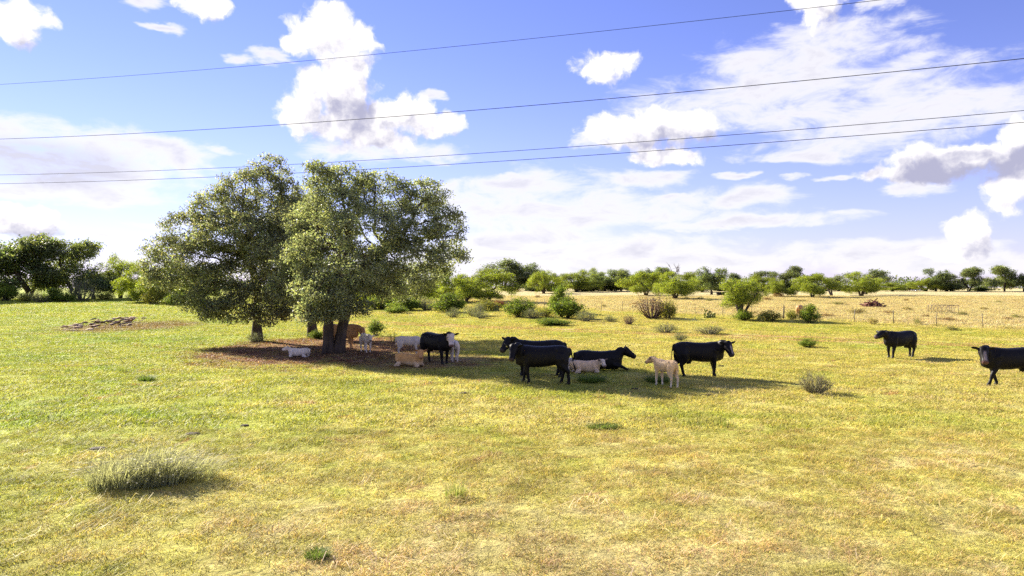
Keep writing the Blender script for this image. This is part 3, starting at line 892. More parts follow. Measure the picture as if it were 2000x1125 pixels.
# ---- kinds of trees that stand farther off, all about 6 m tall before scaling
def far_kind(kind, seed):
    rng = np.random.default_rng(seed)
    bl = []
    if kind == 'oak':
        for k in range(13):
            a = rng.uniform(0, 2 * PI); r = rng.uniform(0.2, 2.6)
            bl.append((r * math.cos(a), r * math.sin(a), rng.uniform(1.5, 1.7 + 3.6 * (1 - (r / 3.2) ** 2)), rng.uniform(0.9, 1.5), rng.uniform(0.9, 1.5), rng.uniform(0.6, 1.0)))
        stems = [[(0, 0, 0), (0.05, 0.05, 1.0), (rng.normal() * .2, 0, 1.9), (rng.normal() * .4, rng.normal() * .3, 2.8)]]
        return make_tree(seed, stems, bl, 400, 25, 0.20, (0.26, 0.26, 0.19), OAKD, BARK, 0.17, 0.015, 0.4, 0.55, var=0.32, extra=0.3)
    if kind == 'spread':      # wide low oak, crown to the ground
        for k in range(14):
            a = rng.uniform(0, 2 * PI); r = rng.uniform(0.5, 3.6)
            bl.append((r * math.cos(a), r * math.sin(a), rng.uniform(1.2, 1.5 + 3.9 * (1 - (r / 4.2) ** 2)), rng.uniform(0.9, 1.6), rng.uniform(0.9, 1.6), rng.uniform(0.6, 1.0)))
        stems = [[(0, 0, 0), (0.1, 0, 0.8), (-.5, .1, 1.8), (-.9, .2, 2.9)], [(.25, 0, 0), (.6, 0, 0.9), (1.2, 0, 2.0)]]
        return make_tree(seed, stems, bl, 600, 25, 0.20, (0.26, 0.26, 0.19), (0.17, 0.195, 0.08), BARK, 0.16, 0.015, 0.42, 0.6, var=0.34, extra=0.3)
    if kind == 'mesquite':    # many thin stems, airy flat-bottomed crown
        stems = []
        for k in range(rng.integers(3, 6)):
            a = rng.uniform(0, 2 * PI); q = rng.uniform(0.5, 1.1)
            stems.append([(0.12 * math.cos(a), 0.12 * math.sin(a), 0), (q * .6 * math.cos(a), q * .6 * math.sin(a), 1.0), (q * 1.2 * math.cos(a + .2), q * 1.2 * math.sin(a + .2), 1.8), (q * 1.6 * math.cos(a), q * 1.6 * math.sin(a), 2.6)])
        for k in range(17):
            a = rng.uniform(0, 2 * PI); r = rng.uniform(0.2, 2.9)
            q = rng.uniform(0.45, 1.15)
            bl.append((r * math.cos(a), r * math.sin(a), rng.uniform(1.3, 1.5 + 3.9 * (1 - (r / 3.4) ** 2)), q * 1.1, q * 1.1, q * 0.75))
        for k in range(10):
            a = rng.uniform(0, 2 * PI); r = rng.uniform(1.0, 3.3)
            bl.append((r * .8 * math.cos(a + 1), r * .8 * math.sin(a + 1), rng.uniform(.8, 1.7), 0.5, 0.5, 0.45))
            bl.append((r * math.cos(a), r * math.sin(a), rng.uniform(1.0, 1.6 + 4.3 * (1 - (r / 3.6) ** 2)), 0.35, 0.35, 0.4))
        return make_tree(seed, stems, bl, 560, 30, 0.17, (0.22, 0.22, 0.20), MESQ, (0.07, 0.055, 0.045), 0.12, 0.012, 0.36, 0.5, var=0.26, hue=0.10, extra=0.35, aspect=0.38)
    if kind == 'fan':         # narrow foot, stems spreading like a fan under a dense head
        stems = []
        for k in range(7):
            a = k / 7 * 2 * PI + .3; q = rng.uniform(0.35, 1.0)
            stems.append([(0.08 * math.cos(a), 0.08 * math.sin(a), 0), (q * .35 * math.cos(a), q * .35 * math.sin(a), .9), (q * .9 * math.cos(a), q * .9 * math.sin(a), 2.1), (q * 1.5 * math.cos(a), q * 1.5 * math.sin(a), 3.4)])
        for k in range(20):
            a = rng.uniform(0, 2 * PI); r = 2.1 * math.sqrt(rng.uniform())
            q = rng.uniform(0.5, 0.95)
            bl.append((r * math.cos(a), r * math.sin(a), rng.uniform(2.5, 5.3 - .25 * r), q, q, q * .85))
        bl.append((1.6, -.6, 2.0, .8, .6, .5))
        return make_tree(seed, stems, bl, 620, 34, 0.13, (0.22, 0.22, 0.20), MESQ, (0.075, 0.06, 0.05), 0.10, 0.014, 0.3, 0.42, var=0.26, hue=0.10, extra=0.3, aspect=0.38)
    if kind == 'thin':        # grey-green, see-through
        for k in range(8):
            a = rng.uniform(0, 2 * PI); r = rng.uniform(0.4, 2.4)
            bl.append((r * math.cos(a), r * math.sin(a), rng.uniform(3.0, 5.4) - r * 0.2, rng.uniform(0.7, 1.2), rng.uniform(0.7, 1.2), rng.uniform(0.5, 0.8)))
        stems = [[(0, 0, 0), (0.1, 0, 1.2), (-.1, 0, 2.4)], [(0.1, 0, 0), (.5, .1, 1.2), (.9, 0, 2.6)]]
        return make_tree(seed, stems, bl, 190, 26, 0.19, (0.30, 0.30, 0.22), (0.15, 0.175, 0.085), (0.09, 0.075, 0.065), 0.15, 0.02, 0.4, 0.5, var=0.3, extra=0.2)

KINDS = {'oak': ('oak_tree', M['oak_leaf']), 'spread': ('oak_tree', M['oak_leaf']), 'mesquite': ('mesquite_tree', M['mesq_leaf']), 'fan': ('mesquite_tree', M['mesq_leaf']), 'thin': ('sparse_tree', M['oak_leaf'])}
PROTO = {}
for kd, n in (('oak', 5), ('spread', 4), ('mesquite', 6), ('thin', 3), ('fan', 1)):
    PROTO[kd] = []
    for i in range(n):
        tb, lb = far_kind(kd, 100 + 17 * i + len(kd))
        tm = tb.mesh('trunk', True); tm.materials.append(M['bark'])
        lm = lb.mesh('crown'); lm.materials.append(KINDS[kd][1])
        co = np.concatenate(lb.v); w = float(np.percentile(co[:, 0], 98) - np.percentile(co[:, 0], 2)); h = float(np.percentile(co[:, 2], 99.5))
        PROTO[kd].append((tm, lm, w, h))

GRP = {'tl': 'trees along the far edge of the dry field', 'lw': 'dark oaks at the west edge of the pasture', 'mb': 'bright mesquites behind the live oaks'}
# kind, px, base py, width px, height px, group key, label (None: look-alikes share one)
TREES = [
    ('spread', 52, 584, 165, 124, 'lw', 'broad dark oak at the western pasture edge with gaps of sky in its crown'),
    ('spread', 138, 583, 135, 112, 'lw', 'dense dark oak beside the broad western oak, crown sloping down to the gap'),
    ('oak', 182, 584, 84, 50, 'lw', 'low dark leaning oak at the gap in the western trees'),
    ('oak', -60, 586, 150, 120, 'lw', 'dark oak beyond the broad western oak, mostly out of view'),
    ('mesquite', 236, 582, 74, 84, 'mb', 'bright green mesquite beside the gap in the western trees'),
    ('mesquite', 285, 590, 84, 68, 'mb', 'bushy yellow green mesquite behind the wide live oak'),
    ('mesquite', 338, 592, 92, 74, 'mb', 'darker green mesquite with low branches behind the wide live oak'),
    ('mesquite', 392, 590, 70, 60, 'mb', 'small mesquite glimpsed through the drooping branches of the wide live oak'),
    ('mesquite', 575, 592, 80, 66, 'mb', None), ('mesquite', 720, 594, 80, 62, 'mb', None), ('mesquite', 768, 598, 78, 64, 'mb', None),
    ('mesquite', 815, 596, 82, 68, 'mb', None), ('mesquite', 860, 590, 64, 60, 'mb', None), ('oak', 660, 588, 90, 70, 'mb', 'dark oak hidden behind the forked live oak'),
    ('mesquite', 908, 592, 72, 58, 'mb', 'mesquite with bare crooked stems west of the rounded bright mesquite'),
    ('mesquite', 952, 590, 104, 68, 'mb', 'full rounded bright green mesquite standing at the edge of the dry field'),
    ('thin', 980, 567, 78, 62, 'tl', 'tall sparse grey green tree rising behind the rounded bright mesquite'),
    ('oak', 1028, 567, 58, 52, 'tl', 'upright dark oak with a clear trunk beside the tall sparse tree'),
    ('thin', 1006, 567, 56, 34, 'tl', None), ('mesquite', 1063, 573, 60, 44, 'tl', 'pale green mesquite forked low, east of the upright dark oak'),
    ('thin', 1084, 568, 44, 34, 'tl', None),
    ('mesquite', 1126, 570, 66, 44, 'tl', None), ('mesquite', 1158, 568, 58, 40, 'tl', None), ('oak', 1182, 569, 62, 42, 'tl', None), ('spread', 1212, 569, 62, 44, 'tl', None),
    ('mesquite', 1262, 577, 78, 42, 'tl', 'low wide mesquite standing before the oaks in the dry field'),
    ('oak', 1246, 568, 46, 44, 'tl', None), ('oak', 1284, 568, 48, 42, 'tl', None),
    ('mesquite', 1318, 584, 66, 50, 'tl', 'mesquite with dead bare branches sticking up from its top'),
    ('mesquite', 1352, 570, 56, 40, 'tl', None), ('oak', 1390, 575, 58, 52, 'tl', 'dark round oak with a short trunk out in the dry field'),
    ('mesquite', 1372, 571, 44, 34, 'tl', None), ('thin', 1422, 568, 44, 32, 'tl', None),
    ('fan', 1447, 625, 66, 84, None, 'tall fan shaped mesquite growing in the fence line'),
    ('thin', 1492, 567, 46, 40, 'tl', None), ('mesquite', 1484, 569, 62, 32, 'tl', None), ('mesquite', 1516, 580, 52, 38, 'tl', None),
    ('spread', 1562, 567, 74, 42, 'tl', 'broad flat topped dark oak behind a row of mesquites'),
    ('mesquite', 1586, 581, 74, 42, 'tl', None), ('thin', 1625, 578, 50, 40, 'tl', 'slim sparse tree with pale leaves in the dry field'),
    ('thin', 1692, 575, 76, 52, 'tl', 'tall see through tree behind a bright mesquite'), ('mesquite', 1682, 578, 66, 42, 'tl', 'bright mesquite with a splayed trunk alone on the open straw field'),
    ('mesquite', 1742, 569, 46, 18, 'tl', 'very low bushy tree beside the small white house'), ('oak', 1776, 568, 22, 20, 'tl', 'tiny dark oak beside the roof of the white house'),
    ('mesquite', 1808, 569, 52, 26, 'tl', 'low mesquite in front of a taller dark oak, east of the white house'), ('oak', 1828, 569, 46, 42, 'tl', 'dark ragged oak rising over a low mesquite, east of the white house'),
    ('spread', 1890, 569, 62, 42, 'tl', 'solid dark oak alone on the skyline'), ('spread', 1962, 569, 62, 46, 'tl', 'rounded dark oak at the east end of the skyline'),
    ('oak', 2000, 569, 46, 42, 'tl', 'dark oak pressed against the rounded one at the east end'), ('oak', 2075, 570, 60, 44, 'tl', 'dark oak farther along the skyline, beyond the east end'),
]
def far_trees():
    rng = random.Random(4)
    cnt = {}
    for (kd, px, py, w, h, gk, lab) in TREES:
        P = ground_at(px, py)
        i = cnt.get(kd, 0); cnt[kd] = i + 1
        tm, lm, pw, ph = PROTO[kd][i % len(PROTO[kd])]
        s_ = ppm(P.y)
        nm, _ = KINDS[kd]
        shared = {'mesquite': {'mb': 'bright green mesquite in the thicket behind the live oaks', 'tl': 'small green mesquite in the far tree row of the dry field'},
                  'oak': {'tl': 'dark green oak in the far tree row of the dry field'}, 'spread': {'tl': 'wide dark oak in the far tree row, its crown joined to its neighbours'}, 'thin': {'tl': 'low sparse grey green tree in the far tree row'}}
        label = lab or shared[kd][gk]
        rz = rng.uniform(0, 6.28)
        w = w * rng.uniform(.95, 1.1); h = h * rng.uniform(.92, 1.12)
        o = thing(nm, label, 'tree', P, rz, (w * s_ / pw, w * s_ / pw, h * s_ / ph), GRP.get(gk))
        obj('trunk', tm, None, o); obj('crown', lm, None, o)
        if 'dead bare branches' in label:
            mb = MB(); rg = np.random.default_rng(2)
            for k in range(7):
                a = rg.uniform(0, 6.28); b = np.array([0, 0, ph * .72]); e = np.array([rg.normal() * .9, rg.normal() * .9, ph * rg.uniform(1.1, 1.32)])
                m1 = (b + e) / 2 + rg.normal(size=3) * .18
                mb.tube([b, m1, e], [.06, .04, .02], 4, (.16, .14, .13))
                for q in range(3):
                    e2 = e + rg.normal(size=3) * .45; mb.tube([m1 + (e - m1) * rg.uniform(.1, .9), e2], [.03, .012], 4, (.16, .14, .13))
            obj('dead_branches', mb.mesh('dead_branches', True), M['twig'], o)['label'] = 'bare grey dead branches'
far_trees()

def distant_wood():
    rng = np.random.default_rng(9)
    n = 520
    x = rng.uniform(-330, 330, n); y = rng.uniform(300, 380, n)
    z = gz(x, y)
    mb = MB()
    c = np.stack([x, y, z + rng.uniform(2.0, 5.4, n)], 1)
    leaves(mb, c, (2.2, 2.2, 1.1), 42, 1.1, rng, (0.075, 0.095, 0.05), 0.25)
    tag(obj('distant_wood', mb.mesh('distant_wood'), M['oak_leaf']), 'low far off wood along the horizon behind the dry field', 'wood', kind='stuff')
distant_wood()


# ------------------------------------------------------------------ cattle
def unit(v):
    v = np.asarray(v, float); return v / (np.linalg.norm(v) + 1e-9)

def cow_body(calf=False, lying=False, neck_pitch=22.0, neck_yaw=0.0, head_yaw=0.0, head_pitch=48.0, feet=(0, 0, 0, 0), tail=(0.0, 0.0), udder=True,
             front_out=False, fat=1.0, ear_lift=0.0, voxel=0.024, tail_up=0.0, side=-1):
    """one continuous skin for a cow; +X is forward, feet at z = 0. Returns mesh builder and landmarks."""
    mb = MB()
    LEG = 1.0
    drop = 0.0
    X, Yv, Zv = np.array([1., 0, 0]), np.array([0, 1., 0]), np.array([0, 0, 1.])
    thin = 0.80 if calf else 1.0 * fat
    lenf = 0.94 if calf else 1.14
    lift = 0.06 if calf else 0.0          # calves stand on longer legs for their body
    if lying: drop = 0.66 if calf else 0.50
    # trunk: x, top, bottom, half width
    T = np.array([
        (-0.87, 1.16, 0.98, 0.07), (-0.83, 1.235, 0.86, 0.17), (-0.74, 1.295, 0.76, 0.245), (-0.60, 1.335, 0.70, 0.285), (-0.42, 1.33, 0.64, 0.31),
        (-0.20, 1.305, 0.595, 0.33), (0.02, 1.290, 0.56, 0.345), (0.24, 1.295, 0.55, 0.325), (0.42, 1.325, 0.555, 0.285), (0.56, 1.315, 0.57, 0.25), (0.68, 1.265, 0.60, 0.21), (0.78, 1.17, 0.65, 0.14), (0.82, 1.06, 0.76, 0.06)])
    top = T[:, 1].copy(); bot = T[:, 2].copy()
    mid = 1.03
    top = mid + (top - mid) * (0.92 if calf else 1.0); bot = mid - (mid - bot) * (0.78 if calf else 1.0)
    cen = np.stack([T[:, 0] * lenf, np.zeros(len(T)), (top + bot) / 2 + lift - drop], 1)
    mb.loft(cen, T[:, 3] * thin * (1.06 if lying else 1.0), (top - bot) / 2, Yv, Zv, 28, 2.15 if calf else 2.5)
    dz = lift - drop
    # hip bones and shoulder blades give the back its corners
    for sy in (-1, 1):
        mb.loft([(-0.62 * lenf, sy * 0.20 * thin, 1.02 + dz), (-0.50 * lenf, sy * 0.235 * thin, 1.21 + dz), (-0.40 * lenf, sy * 0.18 * thin, 1.12 + dz)], [0.10, 0.075, 0.05], [0.10, 0.065, 0.05], Yv, Zv, 12)
        mb.loft([(0.34 * lenf, sy * 0.17 * thin, 1.18 + dz), (0.44 * lenf, sy * 0.215 * thin, 1.02 + dz), (0.50 * lenf, sy * 0.19 * thin, 0.80 + dz)], [0.09, 0.11, 0.09], [0.12, 0.13, 0.12], Yv, X, 12)
    # neck and head
    ny, npi = R(neck_yaw), R(neck_pitch)
    nb = np.array([0.52 * lenf, 0, 1.05 + dz])
    nl = 0.52 if not calf else 0.46
    nd = np.array([math.cos(npi) * math.cos(ny), math.cos(npi) * math.sin(ny), math.sin(npi)])
    poll = nb + nd * nl
    mid1 = nb + unit(nd * 0.6 + np.array([0.4, 0, 0.0])) * nl * 0.42
    ns = unit(np.cross(nd, Zv)); nu = np.cross(ns, nd)
    kt = 0.82 if calf else 1.0
    mb.loft([nb - X * 0.14, nb, mid1, nb + nd * nl * 0.72 + nu * 0.01, poll], np.array([0.19, 0.205, 0.170, 0.140, 0.105]) * kt, np.array([0.25, 0.280, 0.250, 0.200, 0.14]) * kt, [Yv, Yv, -ns, -ns, -ns], [Zv, Zv, nu, nu, nu], 20)
    # dewlap and brisket
    if not lying or not calf:
        mb.loft([nb + X * 0.02 - Zv * 0.20 * kt, nb + X * 0.20 * lenf - Zv * 0.24 * kt, nb + X * 0.27 * lenf - Zv * 0.16 * kt], np.array([0.07, 0.06, 0.035]), np.array([0.14, 0.10, 0.05]), Yv, Zv, 10)
    hy, hp = R(neck_yaw + head_yaw), R(head_pitch)
    h = np.array([math.cos(hp) * math.cos(hy), math.cos(hp) * math.sin(hy), -math.sin(hp)])
    s_ = unit(np.cross(Zv, h)); u = np.cross(h, s_)
    hl = 0.57 if not calf else 0.44
    hs = 1.12 if not calf else 1.0
    hst = np.array([(-0.08, 0.085, 0.10, 0.015), (0.02, 0.125, 0.135, 0.005), (0.16, 0.142, 0.148, -0.005), (0.32, 0.134, 0.148, -0.022), (0.50, 0.108, 0.130, -0.024), (0.70, 0.092, 0.104, -0.014), (0.86, 0.098, 0.098, -0.008), (0.97, 0.088, 0.082, -0.010), (1.02, 0.05, 0.045, -0.015)])
    hc = np.array([poll + h * (q[0] * hl) + u * (q[3]) for q in hst])
    mb.loft(hc, hst[:, 1] * hs, hst[:, 2] * hs, s_, u, 18, 2.3)
    ears = []
    for sy in (-1, 1):
        b = poll + s_ * sy * 0.115 * hs + h * 0.035 + u * 0.045
        d = unit(s_ * sy * 1.0 - h * 0.22 + u * (0.05 + ear_lift))
        w = unit(h * 0.35 - u * 0.95); w = unit(w - d * np.dot(w, d)); t = np.cross(d, w)
        ln = 0.25 * (1.0 if not calf else 0.95)
        mb.loft([b - d * 0.03, b + d * ln * .25, b + d * ln * .55, b + d * ln * .85, b + d * ln], [0.035, 0.062, 0.074, 0.046, 0.012], [0.028, 0.026, 0.024, 0.021, 0.010], w, t, 12)
        ears.append(b + d * ln * 0.55)
    # legs
    hoofs = []
    def leg(pts, rad):
        mb.tube(np.array(pts, float), rad, 12)
    yk = 0.90 if calf else 1.0
    if not lying:
        rk = 0.86 if calf else 1.0
        for i, sy in ((0, 1), (1, -1)):
            f = feet[i]; lf = max(0.0, abs(f) - 0.16) * 0.10
            leg([(0.42 * lenf, sy * .155 * yk, .98 + dz), (0.45 * lenf + f * .10, sy * .185 * yk, .74 + dz), (0.455 * lenf + f * .22, sy * .18 * yk, .585 + dz * .6), (0.475 * lenf + f * .55, sy * .175 * yk, .375), (0.47 * lenf + f * .74, sy * .172 * yk, .235), (0.465 * lenf + f * .93, sy * .17 * yk, .115 + lf), (0.485 * lenf + f * .97, sy * .17 * yk, .065 + lf), (0.50 * lenf + f, sy * .17 * yk, .0 + lf)], np.array([.15, .125, .092, .070, .052, .054, .060, .066]) * rk)
            hoofs.append((0.49 * lenf + f, sy * .17 * yk, 0.02 + lf))
        for i, sy in ((2, 1), (3, -1)):
            f = feet[i]; lf = max(0.0, abs(f) - 0.16) * 0.10
            leg([(-0.60 * lenf, sy * .15 * yk, 1.06 + dz), (-0.57 * lenf + f * .06, sy * .185 * yk, .86 + dz), (-0.565 * lenf + f * .18, sy * .19 * yk, .68 + dz), (-0.66 * lenf + f * .38, sy * .18 * yk, .55 + dz * .6), (-0.735 * lenf + f * .58, sy * .175 * yk, .455 + dz * .3), (-0.715 * lenf + f * .75, sy * .17 * yk, .30), (-0.70 * lenf + f * .93, sy * .17 * yk, .12 + lf), (-0.685 * lenf + f * .97, sy * .17 * yk, .065 + lf), (-0.67 * lenf + f, sy * .17 * yk, .0 + lf)], np.array([.19, .195, .155, .104, .076, .057, .054, .060, .066]) * rk)
            hoofs.append((-0.68 * lenf + f, sy * .17 * yk, 0.02 + lf))
    else:
        rk = 0.80 if calf else 1.0
        for sy in (-1, 1):
            if front_out and sy == side:
                leg([(0.42 * lenf, sy * .17, .40), (0.58, sy * .21, .24), (0.86, sy * .24, .19), (1.06, sy * .24, .09), (1.16, sy * .24, .05)], np.array([.15, .11, .072, .050, .058]) * rk)
                hoofs.append((1.15, sy * .24, .04))
            else:
                leg([(0.42 * lenf, sy * .17, .40), (0.52 * lenf, sy * .22, .20), (0.74 * lenf, sy * .23, .085), (0.70 * lenf, sy * .25, .065), (0.50 * lenf, sy * .25, .055), (0.40 * lenf, sy * .24, .05)], np.array([.14, .105, .072, .066, .046, .055]) * rk)
                hoofs.append((0.40 * lenf, sy * .24, .04))
            leg([(-0.62 * lenf, sy * .18, .50), (-0.50 * lenf, sy * .27, .32), (-0.42 * lenf, sy * .31, .20), (-0.62 * lenf, sy * .35, .11), (-0.74 * lenf, sy * .36, .075), (-0.50 * lenf, sy * .39, .055), (-0.36 * lenf, sy * .40, .05)], np.array([.20, .19, .15, .10, .068, .048, .056]) * rk)
            hoofs.append((-0.37 * lenf, sy * .40, .04))
    if not lying:
        for i, sy in ((2, 1), (3, -1)):
            f = feet[i]
            mb.loft([(-0.66 * lenf, sy * .13 * yk, 1.12 + dz), (-0.645 * lenf, sy * .155 * yk, .96 + dz), (-0.64 * lenf + f * .1, sy * .17 * yk, .80 + dz), (-0.66 * lenf + f * .25, sy * .175 * yk, .64 + dz * .8), (-0.70 * lenf + f * .45, sy * .175 * yk, .52 + dz * .5)], np.array([.16, .22, .215, .14, .08]) * (.85 if calf else 1), np.array([.10, .125, .125, .10, .065]) * (.8 if calf else 1), X, Yv, 14)
            f = feet[i - 2]
            mb.loft([(0.42 * lenf, sy * .13 * yk, 1.10 + dz), (0.43 * lenf, sy * .17 * yk, .92 + dz), (0.44 * lenf + f * .1, sy * .18 * yk, .74 + dz), (0.455 * lenf + f * .25, sy * .178 * yk, .58 + dz * .6)], np.array([.13, .17, .14, .085]) * (.85 if calf else 1), np.array([.09, .12, .11, .08]) * (.8 if calf else 1), X, Yv, 14)
    if udder and not calf and not lying:
        mb.loft([(-0.30, 0, .64), (-0.38, 0, .585), (-0.48, 0, .575), (-0.56, 0, .66)], [.08, .12, .12, .06], [.07, .09, .10, .05], Yv, Zv, 12)
        for sx in (-.37, -.47):
            for sy in (-.06, .06):
                mb.tube([(sx, sy, .56), (sx, sy, .47)], [.026, .018], 8)
    # tail with its switch
    tx = -0.84 * lenf; tz = 1.235 + dz
    if not lying:
        q = 0.70 if calf else 1.0
        tp = [(tx, 0, tz), (tx - .055, tail[1] * .02, tz - .05), (tx - .085 - tail[0] * .15, tail[1] * .10, tz - .28 * q), (tx - .07 - tail[0] * .5, tail[1] * .45, tz - .52 * q), (tx - .07 - tail[0] * .9, tail[1] * .8, tz - .66 * q), (tx - .08 - tail[0], tail[1], tz - .80 * q)]
        mb.tube(tp, [.045, .04, .026, .024, .042, .018], 8)
    else:
        tp = [(tx, 0, tz), (tx - .06, 0, tz - .06), (tx - .08, .10, max(.10, tz - .32)), (tx + .04, .26, .06), (tx + .16, .34, .04)]
        mb.tube(tp, [.045, .04, .027, .026, .036], 8)
    lm = dict(poll=poll, h=h, s=s_, u=u, hl=hl, hoofs=hoofs, ears=ears, tail=np.array(tp[-1]), lenf=lenf, dz=dz, hs=hs)
    me = mb.mesh('cattle_raw')
    o = bpy.data.objects.new('cattle_raw', me); COL.objects.link(o)
    md = o.modifiers.new('r', 'REMESH'); md.mode = 'VOXEL'; md.voxel_size = voxel; md.use_smooth_shade = True
    ms = o.modifiers.new('s', 'SMOOTH'); ms.factor = 0.5; ms.iterations = 4
    dg = bpy.context.evaluated_depsgraph_get()
    res = bpy.data.meshes.new_from_object(o.evaluated_get(dg), depsgraph=dg)
    bpy.data.objects.remove(o); bpy.data.meshes.remove(me)
    return res, lm

BLACK = (0.0075, 0.0062, 0.0068)
def paint(me, lm, col, face=None, blaze=0.0, muzzle=(0.05, 0.035, 0.035), points=None, hoof=(0.03, 0.025, 0.02), ear=None, belly=None, seed=0, nose_w=1.0, switch=None):
    n = len(me.vertices)
    P = np.empty(n * 3, np.float32); me.vertices.foreach_get('co', P); P = P.reshape(-1, 3).astype(float)
    C = np.tile(np.asarray(col, float), (n, 1))
    rng = np.random.default_rng(seed)
    sm = lambda v, a, b: np.clip((v - a) / (b - a), 0, 1)[:, None]
    nz = 0.04 * np.sin(P[:, 0] * 17 + seed) * np.sin(P[:, 1] * 23) + 0.03 * np.sin(P[:, 2] * 29 + seed)
    def blend(m, c):
        nonlocal C
        C = C * (1 - m) + np.asarray(c, float) * m
    if belly is not None: blend(1 - sm(P[:, 2] - lm['dz'] + nz, .62, .86), belly)
    if points is not None: blend(1 - sm(P[:, 2] + nz, .22, .42), points)
    q = P - lm['poll']
    a = q @ lm['h'] / lm['hl']; sd = q @ lm['s']; ud = q @ lm['u']
    inhead = (a > -0.12) & (a < 1.15) & (np.abs(sd) < .165) & (np.abs(ud) < .19)
    ih = inhead[:, None].astype(float)
    if face is not None: blend(ih * sm(a + nz, -0.02, 0.10), face)
    if blaze > 0: blend(ih * sm(ud + nz * .3, .0, .03) * (1 - sm(np.abs(sd), blaze * .7, blaze)) * sm(a, .25, .4), (0.30, 0.24, 0.23))
    blend(ih * sm(a * nose_w, 0.86, 0.93), muzzle)
    # eyes: small dark almonds at the side of the forehead
    for sy in (-1, 1):
        e = lm['poll'] + lm['h'] * .30 * lm['hl'] + lm['s'] * sy * .128 * lm['hs'] + lm['u'] * .04
        d = np.linalg.norm(P - e, axis=1); blend(1 - sm(d, .022, .036), (0.012, 0.008, 0.007))
        if ear is not None:
            k = 0 if sy < 0 else 1
            d = np.linalg.norm(P - lm['ears'][k], axis=1); blend((1 - sm(d, .09, .14)) * (np.abs(sd) > .12)[:, None], ear)
    for hx in lm['hoofs']:
        d = np.hypot(P[:, 0] - hx[0], P[:, 1] - hx[1]); blend((1 - sm(P[:, 2] - hx[2] + .02, .045, .065)) * (d < .16)[:, None], hoof)
    if switch is not None:
        d = np.linalg.norm(P - lm['tail'], axis=1); blend(1 - sm(d, .12, .2), switch)
    at = me.color_attributes.new('Col', 'FLOAT_COLOR', 'POINT')
    at.data.foreach_set('color', np.concatenate([C, np.ones((n, 1))], 1).astype(np.float32).ravel())
    me.update()

def cattle(name, label, cat, px, py, heading, scale, pose, look, group=None, eartag=None, zoff=0.0):
    """heading: degrees, 0 = facing +X (east), 90 = away from the camera"""
    g = ground_at(px, py)
    me, lm = cow_body(**pose)
    paint(me, lm, **look)
    me.materials.append(M['hide'])
    me.name = name
    o = obj(name, me, None, None, (g.x, g.y, g.z - 0.012 + zoff), R(heading), scale)
    tag(o, label, cat, group)
    if eartag is not None:
        k, c = eartag
        e = lm['ears'][k]
        mb = MB(); mb.loft([e + lm['h'] * .02, e + lm['h'] * .032], [.030, .030], [.040, .040], lm['s'], -lm['u'], 8, 4.0, c)
        mb.v[-1] = mb.v[-1] - lm['u'] * .05
        obj('ear_tag', mb.mesh('ear_tag'), M['tag'], o)
    return o

